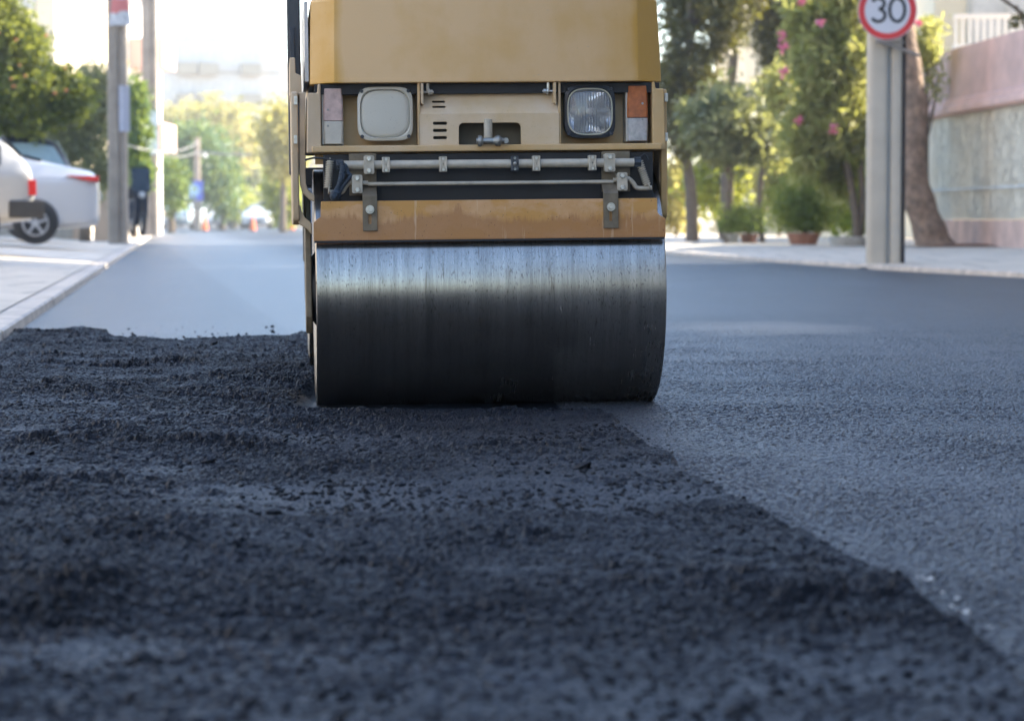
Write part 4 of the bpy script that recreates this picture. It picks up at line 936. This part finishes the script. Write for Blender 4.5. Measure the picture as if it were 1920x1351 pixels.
# ---- left hand poles
M_POLB = simple('weathered brown grey concrete', (.33, .275, .22), .85, 0, .25, 2.5, .3, 30, .005)
def pole(px0, px1, Y, top, lab, bot_z=.18):
    M_POLE = M_POLB
    b = Vector((gx((px0+px1)/2, Y), Y, bot_z-.1)); r = (px1-px0)/F*Y/2; t = empty('concrete_pole', b, 0, lab, 'pole')
    m = MB(); m.prism([(p[0], p[1]) for p in rrect(-r*.42, 0, r*1.15, r*1.9, r*.25)], 'z', 0, top); m.build('shaft', M_POLE, t, ang=40)
    m = MB(); m.prism([(p[0], p[1]) for p in rrect(r*.55, .02, r*.78, r*1.6, r*.25)], 'z', 0, top-.1); m.build('rib', M_POLE, t, ang=40); return t, b, r
t, b, r = pole(206, 241, 52, 9, 'near left concrete pole with torn posters beside the cars')
pm = N('torn poster'); x, y, z = pm.sep(); zz_n = pm.math('ADD', z, pm.math('MULTIPLY', pm.math('SUBTRACT', pm.noise(5), .5), .3)); pm.set(pm.mix(pm.ramp(zz_n, -.13, -.11, 1, 0), pm.mix(pm.ramp(zz_n, .10, .12), (.55, .17, .16), (.42, .52, .60)), pm.mix(pm.ramp(pm.noise(30), .5, .56), (.66, .66, .66), (.25, .27, .32))), .7)
def poster(px0, px1, py0, py1, Y, mat, lab, tilt=0):
    a, c_ = at(px0, py0, Y), at(px1, py1, Y); e = empty('poster', (a+c_)/2, 0, lab, 'poster'); w_, h_ = (c_.x-a.x)/2, (a.z-c_.z)/2
    m = MB(); n_ = 8; f_ = []; k_ = []
    for i in range(n_+1):
        s = i/n_*2-1; f_.append((s*w_, .04*s*s-.0)); k_.append((s*w_, .04*s*s+.004))
    m.loft([[Vector((x_*(1+tilt*zz), y_, h_*zz)) for x_, y_ in f_+k_[::-1]] for zz in (-1, 1)]); m.build('sheet', mat, e); return e
poster(207, 242, -30, 48, 51.78, pm.m, 'red white and blue torn poster at the top of the near pole', -.25)
poster(222, 243, 160, 247, 51.80, simple('grey lilac sheet', (.40, .40, .46), .6, 0, .1, 4), 'grey sheet tied to the near pole')
t, b, r = pole(270, 299, 78, 8.5, 'second left concrete pole wrapped in pale notices')
poster(268, 297, 205, 290, 77.7, simple('mint notice paper', (.50, .58, .55), .6, 0, .25, 3), 'pale mint notice on the second pole')
b = Vector((gx(371, 125), 125, .1)); t = empty('utility_pole', b, 0, 'thin far utility pole with cross wires and lamp', 'pole')
m = MB(); m.cyl((0, 0, 0), (0, 0, gz(258, 125)-.1), .17, .13, 12); m.build('shaft', simple('weathered wood', (.32, .26, .21), .8), t)
m = MB(); z_ = gz(293, 125)-.1; m.tube([(0, -.1, z_+.05), (.25, -.15, z_+.1)], .03, 6); m.lathe([(.001, -.06), (.12, 0), (.001, .22)], (.35, -.15, z_), 'x', 12); m.build('lamp', M_WHT, t)
def wire(p0, p1, sag, lab, r_=.02):
    e = empty('overhead_wire', p0, 0, lab, 'wire', 'overhead wires across the street'); m = MB(); m.tube([(p1-p0)*u_+Vector((0, 0, -sag*4*u_*(1-u_))) for u_ in np.linspace(0, 1, 14)], r_, 5); m.build('strand', simple('grey wire', (.25, .24, .22), .6), e)
wire(at(371, 266, 125), at(225, 268, 52), .3, 'upper wire running from the far pole to the near pole')
wire(at(371, 284, 125), at(285, 283, 78), .2, 'lower wire running from the far pole to the second pole')
wire(at(371, 284, 125), at(620, 275, 118), .25, 'wire crossing the street right of the far pole', .05)
b = at(363, 357, 118); t = empty('billboard', Vector((b.x, b.y, .05)), R(5), 'blue billboard with a pale blot mounted before the far pole', 'billboard'); zc0 = b.z-.05
M_BB = N('blue poster print'); x, y, z = M_BB.sep(); 
d_ = M_BB.math('ADD', M_BB.math('MULTIPLY', x, x), M_BB.math('MULTIPLY', M_BB.math('SUBTRACT', z, zc0), M_BB.math('SUBTRACT', z, zc0))); M_BB.set(M_BB.mix(M_BB.ramp(d_, .01, .12, 1, 0), (.10, .14, .50), (.40, .62, .85)), .5)
m = MB(); m.b2(-.42, .42, -.06, .06, zc0-.45, zc0+.42); m.build('panel', M_BB.m, t, .01); m = MB(); m.cyl((.25, .02, 0), (.25, .02, zc0-.45), .04, n=8); m.b2(-.05, .35, -.03, .03, zc0-.85, zc0-.50); m.build('post', M_GREY, t)
# ---- left vegetation
b = gp(60, 47, .2); tree('pomegranate_tree', 'large pomegranate tree with orange fruit above the parked cars', 'pomegranate tree', b, [(0, 0, -.1), (.05, 0, 1.0), (0, 0, 2.2)], .12, .08, [blob(b, -60, 120, 110, 260, 47), blob(b, -40, 80, 20, 170, 47), blob(b, 40, 150, 120, 230, 47), blob(b, -70, 30, -60, 90, 47), blob(b, 90, 165, 150, 215, 47)], 30000, .06, L_POM, clump=.12, seed=60)
pt_ = [o for o in col.objects if o.get('label', '').startswith('large pomegranate')][0]
M_FRU = simple('orange red fruit', (.42, .12, .04), .5, 0, .3, 5)
for i in range(12):
    px, py = random.uniform(-10, 140), random.uniform(60, 235); c_ = at(px, py, 46.2)-b; rr_ = random.uniform(.02, .032); m = MB(); m.lathe([(.001, -rr_), (rr_*.75, -rr_*.7), (rr_, 0), (rr_*.7, rr_*.75), (rr_*.25, rr_), (rr_*.35, rr_*1.3)], c_, 'z', 10); m.build('fruit', M_FRU, pt_)
b = gp(160, 54, .2); tree('olive_tree', 'grey green olive tree between the hedge and the near pole', 'olive tree', b, [(0, 0, -.1), (.05, 0, 1.2), (0, 0, 2.3)], .12, .08, [blob(b, 90, 215, 150, 300, 54), blob(b, 140, 212, 120, 220, 54), blob(b, 150, 215, 270, 365, 53.6), blob(b, 60, 150, 220, 330, 54)], 20000, .06, L_OLIVE, clump=.13, aspect=.3, seed=61)
b = gp(252, 66, .2); tree('street_tree', 'narrow green tree showing between the two left poles', 'tree', b, [(0, 0, -.1), (0, 0, 1.5), (0, 0, 2.6)], .09, .05, [blob(b, 238, 272, 150, 330, 66), blob(b, 242, 275, 290, 360, 66)], 5000, .09, L_GRN, clump=.13, seed=62)
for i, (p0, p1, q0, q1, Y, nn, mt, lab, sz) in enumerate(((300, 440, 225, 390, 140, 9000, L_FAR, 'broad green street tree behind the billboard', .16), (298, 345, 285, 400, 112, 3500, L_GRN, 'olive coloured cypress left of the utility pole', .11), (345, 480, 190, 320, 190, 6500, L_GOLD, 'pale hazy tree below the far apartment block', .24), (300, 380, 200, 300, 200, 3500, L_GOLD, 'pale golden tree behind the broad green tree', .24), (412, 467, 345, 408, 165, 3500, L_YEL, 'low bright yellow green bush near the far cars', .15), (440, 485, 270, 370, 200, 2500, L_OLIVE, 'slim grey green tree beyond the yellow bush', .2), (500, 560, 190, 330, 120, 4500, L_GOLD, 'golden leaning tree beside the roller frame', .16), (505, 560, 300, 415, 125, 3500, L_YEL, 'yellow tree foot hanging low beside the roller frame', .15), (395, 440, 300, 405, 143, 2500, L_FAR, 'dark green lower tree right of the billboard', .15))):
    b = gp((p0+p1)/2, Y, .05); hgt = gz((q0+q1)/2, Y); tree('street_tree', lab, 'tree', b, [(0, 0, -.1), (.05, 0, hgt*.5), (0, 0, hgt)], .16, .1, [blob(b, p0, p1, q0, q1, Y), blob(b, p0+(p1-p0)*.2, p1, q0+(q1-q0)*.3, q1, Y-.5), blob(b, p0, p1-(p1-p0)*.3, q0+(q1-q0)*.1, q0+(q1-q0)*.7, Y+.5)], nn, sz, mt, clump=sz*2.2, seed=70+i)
# low wall and gate pillars behind the cars
t = empty('garden_wall', (gx(-60, 56), 56, .1), R(3), 'low beige garden wall with pillars behind the white sedan', 'wall')
m = MB(); m.b2(0, 2.2, 0, .25, 0, .9); m.build('panel', M_CONC, t); m = MB()
for x_ in (2.35, 2.78): MB().b2(x_-.17, x_+.17, -.05, .32, 0, 1.55).build('pillar', simple('beige pillar render', (.50, .38, .28), .85, 0, .15, 3), t, .02)
m.b2(-.02, 2.2, .02, .06, 1.5, 1.55)
for i in range(18): m.b2(i*.12, i*.12+.02, .1, .12, .901, 1.9)
m.b2(-.02, 2.2, .095, .125, 1.901, 1.94); m.build('railing', M_DARK, t)
# ================================================================== VEHICLES AND PEOPLE
def carpaint(name, c, metal=.0): 
    n = N(name); n.set(n.mix(n.ramp(n.noise(2, 4), .3, .7, 0, .3), c, tuple(k*.8 for k in c)), .32, metal, None, .5); n.b.inputs['Coat Weight'].default_value = .6; n.b.inputs['Coat Roughness'].default_value = .08; return n.m
P_WHT = carpaint('white car paint', (.50, .51, .53)); P_CRM = carpaint('aged white car paint', (.42, .415, .40)); P_SIL = carpaint('silver car paint', (.50, .52, .54), .4); P_BLK = simple('matt dark blue car paint', (.015, .022, .04), .55, 0, .2, 3, spec=.25); M_GLB = simple('pale sky tinted glass', (.22, .33, .38), .3, 0, .1, 1); P_GRY = carpaint('grey car paint', (.30, .34, .38), .3)
M_GL = simple('tinted car glass', (.03, .045, .06), .3, 0, .2, 3, spec=.25); M_TYRE = simple('tyre rubber', (.018, .018, .018), .8); M_RIM = simple('alloy rim', (.45, .45, .46), .35, .8); M_TAIL = simple('red tail lamp', (.60, .02, .015), .25); M_HL = simple('car headlamp', (.7, .7, .68), .1, .3); M_BUMP = simple('black bumper plastic', (.035, .033, .03), .6, 0, .3, 12); M_CHR = simple('bright chrome', (.7, .7, .7), .15, 1, .1); M_PLATE = simple('number plate', (.7, .7, .68), .5)
ST = {
 'sedan': [(0, .84, .80, .66, .58, .34), (-.05, 1.02, .92, .76, .70, .24), (-.22, 1.09, .96, .84, .72, .22), (-.75, 1.18, .97, .87, .68, .2), (-1.55, 1.39, .97, .88, .60, .2), (-2.05, 1.46, .96, .88, .58, .2), (-2.6, 1.42, .95, .88, .58, .2), (-3.1, 1.22, .94, .88, .62, .2), (-3.45, 1.0, .92, .87, .74, .2), (-4.15, .86, .80, .82, .70, .22), (-4.42, .68, .62, .68, .6, .28)],
 'hatch': [(0, .70, .66, .66, .60, .36), (-.03, .92, .86, .76, .70, .34), (-.10, 1.02, .90, .80, .70, .32), (-.38, 1.32, .92, .81, .62, .3), (-.75, 1.41, .92, .82, .6, .22), (-1.8, 1.43, .91, .82, .6, .2), (-2.5, 1.30, .90, .82, .6, .2), (-2.95, .98, .88, .81, .72, .2), (-3.6, .84, .78, .78, .68, .22), (-3.8, .62, .58, .68, .6, .28)],
 'suv': [(0, .80, .74, .74, .7, .42), (-.04, 1.12, 1.02, .86, .78, .40), (-.16, 1.38, 1.08, .90, .72, .3), (-.38, 1.74, 1.10, .91, .68, .3), (-.7, 1.80, 1.10, .92, .68, .3), (-2.2, 1.80, 1.08, .92, .68, .28), (-2.9, 1.70, 1.06, .92, .68, .28), (-3.4, 1.18, 1.02, .91, .78, .28), (-4.3, 1.02, .94, .86, .76, .3), (-4.55, .78, .72, .76, .7, .36)],
 'van': [(0, .9, .86, .74, .70, .38), (-.04, 1.3, 1.1, .86, .8, .34), (-.12, 1.85, 1.15, .9, .8, .3), (-.6, 1.95, 1.15, .92, .8, .25), (-2.6, 1.95, 1.12, .92, .8, .25), (-3.3, 1.75, 1.10, .92, .76, .25), (-3.9, 1.15, 1.05, .9, .8, .25), (-4.5, 1.0, .9, .84, .76, .3), (-4.65, .7, .66, .74, .68, .36)]}
def car(label, style, loc, rz, paint, cat='car', group=None, spare=False, beltlamp=True, glass=None):
    M_GL = glass or globals()['M_GL']
    t = empty('parked_car' if style != 'van' else 'parked_van', loc, rz, label, cat, group); st = ST[style]; rings = []
    for x, zt, zb_, wb_, wt, zs in st:
        h = [(0, zt+.015), (wt*.6, zt+.008), (wt*.93, zt-.02), (wt, zt-.07 if zt-zb_ > .1 else zt-.03), (wb_*.985, zb_), (wb_, zb_-.10), (wb_, (zb_+zs)/2-.05), (wb_*.97, zs+.08), (wb_*.9, zs), (0, zs)]
        rings.append([Vector((x, -a, z)) for a, z in h]+[Vector((x, a, z)) for a, z in h[-2:0:-1]])
    m = MB(); m.loft(rings); body = m.build('body', paint, t, ang=38, sub=2)
    L = st[-1][0]; gl = [i for i in range(len(st)) if st[i][1]-st[i][2] > (.35 if style == 'sedan' else .22)]
    for s_ in (-1, 1):                                     # side glass as one band each side
        m = MB(); up = []; lo_ = []
        for i in gl:
            x, zt, zb_, wb_, wt, zs = st[i]; f = lambda z: wb_*.985+(wt-wb_*.985)*(z-zb_)/(zt-.07-zb_)
            up.append((x, s_*(f(zt-.13)+.0), zt-.13)); lo_.append((x, s_*(f(zb_+.05)+.0), zb_+.05))
        k = 0
        vs = [(a[0], a[1]+s_*.012, a[2]) for a in up]+[(a[0], a[1]+s_*.012, a[2]) for a in lo_]; n_ = len(up)
        e0, e1 = st[gl[0]-1], st[min(gl[-1]+1, len(st)-1)]
        m.add(vs, [(i, i+1, n_+i+1, n_+i) for i in range(n_-1)]); m.build('side_window', M_GL, t)
    def screen(i, j, nm):
        m = MB(); q = []
        for ii, tt in ((i, .12), (i, .9)):
            a, b = st[ii], st[j]; x = a[0]+(b[0]-a[0])*tt; zt = a[1]+(b[1]-a[1])*tt; wt = (a[4]+(b[4]-a[4])*tt)*.86; q += [(x, -wt, zt+.028), (x, wt, zt+.028)]
        m.add(q, [(0, 1, 3, 2)]); m.build(nm, M_GL, t)
    if style == 'sedan': screen(3, 4, 'rear_screen'); screen(8, 6, 'windscreen')
    elif style == 'hatch': screen(2, 3, 'rear_screen'); screen(7, 5, 'windscreen')
    elif style == 'suv': screen(2, 3, 'rear_screen'); screen(7, 6, 'windscreen')
    else: screen(1, 2, 'rear_screen'); screen(6, 5, 'windscreen')
    r = .33 if style in ('suv', 'van') else .295 if style == 'sedan' else .28
    w_ = st[4][3]; xw = (-.95 if style == 'sedan' else -.72 if style == 'hatch' else -.85, L+.85)
    for x in xw:
        for s_ in (-1, 1):
            m = MB(); m.lathe([(.001, s_*(w_-.20)), (r+.04, s_*(w_-.20)), (r+.04, s_*(w_+.008)), (r+.03, s_*(w_+.012)), (.001, s_*(w_+.012))], (x, 0, r+.02), 'y', 32); m.build('wheel_arch', M_BUMP, t)
            m = MB(); m.lathe([(r*.62, s_*(w_-.06)), (r*.95, s_*(w_-.06)), (r, s_*(w_-.04)), (r, s_*(w_+.0)), (r*.95, s_*(w_+.03)), (r*.68, s_*(w_+.035)), (r*.66, s_*(w_+.015))], (x, 0, r), 'y', 36); wh = m.build('wheel', M_TYRE, t)
            m = MB(); m.lathe([(r*.66, s_*(w_+.005)), (r*.66, s_*(w_+.028)), (r*.58, s_*(w_+.03)), (r*.57, s_*(w_+.014))], (x, 0, r), 'y', 36); m.lathe([(.001, s_*(w_+.034)), (r*.16, s_*(w_+.034)), (r*.18, s_*(w_+.014))], (x, 0, r), 'y', 16)
            for k in range(5):
                a = R(72*k+90); m.box((x+r*.37*math.cos(a), s_*(w_+.023), r+r*.37*math.sin(a)), (r*.46, .018, r*.13), Matrix.Rotation(-a, 3, 'Y'))
            m.build('rim', M_RIM, wh)
    a = st[1]
    for s_ in (-1, 1):
        m = MB()
        if style == 'sedan': m.prism([(-.015, .90), (-.03, .99), (-.30, .985), (-.50, 1.0), (-.26, .93)], 'y', min(s_*.52, s_*.865), max(s_*.52, s_*.865))
        elif style == 'hatch': m.b2(-.075, .012, min(s_*.72, s_*.80), max(s_*.72, s_*.80), .62, .80)
        else: m.b2(-.12, .012, min(s_*.74, s_*.885), max(s_*.74, s_*.885), .80, 1.10)
        m.build('tail_lamp', M_TAIL, t, .01)
        m = MB(); f = st[-1]; m.b2(f[0]-.02, f[0]+.2, min(s_*.42, s_*.72), max(s_*.42, s_*.72), f[2]-.06, f[2]+.08); m.build('headlamp', M_HL, t, .02)
    m = MB(); zs = st[0][5]
    if style in ('hatch', 'suv'):
        m.prism([(.10, zs+.0), (.10, zs+.20), (-.02, zs+.22), (-.02, zs)], 'y', -st[1][3]*.98, st[1][3]*.98)
        for s_ in (-1, 1): m.b2(-.30, .0985, min(s_*(st[1][3]*.985), s_*(st[2][3]+.03)), max(s_*(st[1][3]*.985), s_*(st[2][3]+.03)), zs+.001, zs+.199)
        m.build('rear_bumper', M_BUMP, t, .02)
    m = MB(); m.b2(.02, .035, -.26, .26, st[0][5]+.30, st[0][5]+.41); m.build('number_plate', M_PLATE, t)
    m = MB(); f = st[-1]; m.b2(f[0]-.012, f[0]+.1, -.4, .4, f[2]-.22, f[2]-.10); m.build('grille', M_BUMP, t, .01)
    m = MB()
    for s_ in (-1, 1): m.box((L*.70, s_*(w_+.08), st[4][2]+.05), (.10, .16, .11)); 
    m.build('mirror', paint, t, .02)
    return t
zq = .2
car('white saloon with red tail lamp parked tail to the street', 'sedan', (gx(176, 40), 40.6, zq), R(10), P_WHT)
car('old white hatchback with dark bumper nearest but one to camera', 'hatch', (gx(46, 31), 31.6, zq), R(12), P_CRM)
car('silver car tail cut off by the left picture edge', 'hatch', (gx(-78, 26), 26.9, zq-.02), R(13), P_SIL)
car('dark blue off road car behind the white saloon', 'suv', (gx(136, 47), 47.6, zq), R(8), P_BLK, glass=M_GLB)
far = 'cars standing at the far end of the street'
car('pale blue van facing us below the billboard', 'van', (gx(350, 152), 154.6, 0), R(85), carpaint('pale blue car paint', (.36, .44, .48)), 'van', far)
car('white car half hidden by the orange cone', 'sedan', (gx(481, 160), 163.5, 0), R(90), P_WHT, 'car', far)
car('small dark grey car in front of the yellow bush', 'hatch', (gx(430, 168), 171, 0), R(92), P_GRY, 'car', far)
car('white car tucked behind the far orange cone', 'hatch', (gx(403, 185), 188, 0), R(95), P_WHT, 'car', far)
car('grey car just left of the roller frame', 'sedan', (gx(540, 172), 175, 0), R(90), P_GRY, 'car', far)
car('dark car roof behind the white car in the distance', 'suv', (gx(495, 178), 182, 0), R(88), P_BLK, 'car', far)
M_ORG = simple('orange cone plastic', (.85, .16, .03), .5); cone = None
for px, Y, lab in ((385, 135, 'orange cone beside the pale blue van'), (475, 132, 'orange cone in front of the white far car'), (548, 140, 'orange cone peeping out left of the drum')):
    if cone is None:
        cone = empty('traffic_cone', (gx(px, Y), Y, 0), 0, lab, 'traffic cone', 'orange cones closing the street'); m = MB(); m.lathe([(.17, .03), (.03, .78), (.02, .8), (.001, .8)], (0, 0, 0), 'z', 16); m.build('cone', M_ORG, cone); m = MB(); m.b2(-.2, .2, -.2, .2, 0, .03); m.build('base', M_BLACK, cone); m = MB(); m.lathe([(.128, .25), (.095, .42)], (0, 0, 0), 'z', 16); m.build('band', M_WHT, cone)
    else: c_ = copy_tree(cone); c_.location = (gx(px, Y), Y, 0); c_['label'] = lab
# parked motor scooter behind the near pole
def scooter(loc, rz, lab):
    t = empty('motor_scooter', loc, rz, lab, 'scooter')
    for x_ in (-.62, .62):
        m = MB(); m.tube([(x_+.22*math.cos(a), 0, .27+.22*math.sin(a)) for a in np.linspace(0, 2*math.pi, 25)[:-1]], .05, 8, True); wh = m.build('wheel', M_TYRE, t); m = MB(); m.lathe([(.001, -.03), (.17, -.02), (.17, .02), (.001, .03)], (x_, 0, .27), 'y', 18); m.build('rim', M_RIM, wh)
    m = MB(); m.prism([(-.75, .62), (-.8, .72), (-.1, .70), (-.05, .38), (.30, .36), (.42, .60), (.50, .98), (.58, .96), (.55, .5), (.35, .22), (-.2, .22), (-.4, .45)], 'y', -.15, .15); m.build('body', P_BLK, t, .04)
    m = MB(); m.prism([(-.78, .725), (-.70, .80), (-.15, .78), (-.08, .705)], 'y', -.13, .13); m.build('seat', M_BLACK, t, .03)
    m = MB(); m.tube([(.48, -.33, 1.06), (.52, -.1, 1.02), (.52, .1, 1.02), (.48, .33, 1.06)], .018, 8); m.tube([(.62, 0, .27), (.52, 0, 1.02)], .03, 8); m.build('handlebar', M_DARK, t)
    m = MB(); m.prism([(.56, .95), (.40, 1.45), (.42, 1.46), (.585, .96)], 'y', -.2, .2); m.build('windshield', M_GL, t)
    m = MB(); m.lathe([(.001, .05), (.07, .02), (.08, -.06)], (.60, 0, .88), 'x', 14); m.build('headlamp', M_HL, t)
    m = MB(); m.box((-.9, 0, .95), (.34, .36, .30)); m.build('top_box', M_BLACK, t, .05); return t
scooter((gx(258, 58), 58, .19), R(-72), 'dark scooter standing just behind the near concrete pole')
# pink parasol over a pale cloth table near the second pole
b = Vector((gx(276, 84), 84, .2)); t = empty('parasol', b, 0, 'dusty pink low parasol at the foot of the second pole', 'parasol')
m = MB(); m.lathe([(.55, .50), (.48, .72), (.3, .90), (.02, .98)], (0, 0, 0), 'z', 10); m.build('canopy', simple('dusty pink canvas', (.52, .33, .29), .8), t); m = MB(); m.cyl((0, 0, 0), (0, 0, .95), .02); m.build('pole', M_GREY, t)
t = empty('folding_sign', b+Vector((.15, -1.0, 0)), R(8), 'pale blue white folding board in front of the parasol', 'folding sign')
for s_ in (-1, 1): m = MB(); m.box((0, s_*.12, .3), (.34, .02, .62), Matrix.Rotation(R(s_*-20), 3, 'X')); m.build('board', simple('pale board paint', (.55, .6, .66), .6), t, .004)
# people at the far end
def skin_body(name, joints, edges, mat, parent, sub=1):
    me = bpy.data.meshes.new(name); me.from_pydata([j[:3] for j in joints], edges, []); o = bpy.data.objects.new(name, me); col.objects.link(o); me.materials.append(mat)
    if parent: o.parent = parent
    o.modifiers.new('skin', 'SKIN'); me.skin_vertices or me.attributes
    for i, j in enumerate(joints): me.skin_vertices[0].data[i].radius = (j[3], j[3]*(j[4] if len(j) > 4 else 1))
    me.skin_vertices[0].data[0].use_root = True
    s = o.modifiers.new('s', 'SUBSURF'); s.levels = sub; s.render_levels = sub
    bpy.context.view_layer.update(); m2 = bpy.data.meshes.new_from_object(o.evaluated_get(bpy.context.evaluated_depsgraph_get())); o.modifiers.clear(); o.data = m2; m2.name = name; m2.shade_smooth(); return o
M_SKIN = simple('skin', (.42, .24, .17), .5, 0, .1, 10)
def person(label, loc, rz, h, top, legs, hair, stride=.12):
    k = h/1.7; t = empty('person', loc, rz, label, 'person')
    J = [(0, 0, .93, .13, .8), (0, 0, 1.12, .12, .75), (0, 0, 1.35, .15, .7), (0, 0, 1.47, .055), (0, -.01, 1.56, .085, 1.1), (0, -.01, 1.66, .075, 1.1),
         (-.17, 0, 1.38, .055), (-.24, .02, 1.12, .042), (-.22, -.10, .90, .032), (-.22, -.15, .82, .025), (.17, 0, 1.38, .055), (.24, .03, 1.12, .042), (.25, -.06, .88, .032), (.25, -.09, .80, .025),
         (-.10, 0, .86, .095), (-.10, -stride, .48, .06), (-.10, -stride*.6, .08, .042), (-.10, -stride*.6-.15, .03, .035), (.10, 0, .86, .095), (.10, stride*.5, .48, .06), (.10, stride*1.6, .08, .042), (.10, stride*1.6-.15, .03, .035)]
    J = [(a[0]*k, a[1]*k, a[2]*k)+(a[3]*k,)+tuple(a[4:]) for a in J]
    E = [(0, 1), (1, 2), (2, 3), (3, 4), (4, 5), (2, 6), (6, 7), (7, 8), (8, 9), (2, 10), (10, 11), (11, 12), (12, 13), (0, 14), (14, 15), (15, 16), (16, 17), (0, 18), (18, 19), (19, 20), (20, 21)]
    skin_body('body', J, E, M_SKIN, t)
    g = lambda ids, s, es: skin_body('x', [(J[i][0], J[i][1], J[i][2], J[i][3]*s)+tuple(J[i][4:]) for i in ids], es, None, t)
    def cloth(nm, ids, s, es, mat):
        o = skin_body(nm, [(J[i][0], J[i][1], J[i][2], J[i][3]*s)+tuple(J[i][4:]) for i in ids], es, mat, t); o.name = nm; return o
    cloth('shirt', [0, 1, 2, 6, 7, 10, 11], 1.18, [(0, 1), (1, 2), (2, 3), (3, 4), (2, 5), (5, 6)], top)
    cloth('trousers', [0, 14, 15, 16, 18, 19, 20], 1.2, [(0, 1), (1, 2), (2, 3), (0, 4), (4, 5), (5, 6)], legs)
    m = MB(); m.lathe([(.001, .115*k), (.07*k, .09*k), (.098*k, .03*k), (.09*k, -.05*k)], (0, .015*k, 1.66*k), 'z', 16); m.build('hair', hair, t); return t
M_HAIR = simple('dark hair', (.03, .02, .015), .6)
person('small distant figure in a pink top left of the van', (gx(318, 150), 150, .05), R(10), 1.15, simple('pink cloth', (.75, .06, .25), .8), simple('dark navy cloth', (.03, .035, .07), .8), M_HAIR)
person('distant figure in dark red beside the kerb', (gx(300, 140), 140, .12), R(-30), 1.2, simple('dark red cloth', (.30, .04, .04), .8), simple('khaki cloth', (.22, .2, .1), .8), M_HAIR, .05)
# ---- the street behind the camera and an unseen block added to shade the road
M_OFF = simple('grey street render', (.36, .34, .32), .85, 0, .12, .4)
building('apartment_building', 'unseen grey apartment block added to shade the road from the right', (10.6, 37.5, 0), R(-90), 47, 14, 6, 3.0, 12, M_OFF)
building('apartment_building', 'grey apartment block behind the camera on the right', (12, -14, 0), R(-90), 50, 12, 6, 3.0, 12, M_OFF)
building('apartment_building', 'grey apartment block behind the camera on the left', (-11, -74, 0), R(90), 62, 14, 6, 3.0, 14, M_OFF)
building('apartment_building', 'grey apartment block left of the parked cars out of view', (-14, 4, 0), R(90), 30, 14, 5, 3.0, 8, M_OFF)
# ---- air
hz = MB(); hz.b2(-160, 160, -75, 330, -1.03, 24.5); 
hm = bpy.data.materials.new('thin bright haze'); hm.use_nodes = True; t_ = hm.node_tree; t_.nodes.clear(); v = t_.nodes.new('ShaderNodeVolumePrincipled'); v.inputs['Density'].default_value = .0009; v.inputs['Color'].default_value = (.97, .97, .97, 1); v.inputs['Anisotropy'].default_value = .45; oo = t_.nodes.new('ShaderNodeOutputMaterial'); t_.links.new(v.outputs[0], oo.inputs['Volume'])
ho = hz.build('haze', hm); ho['kind'] = 'stuff'
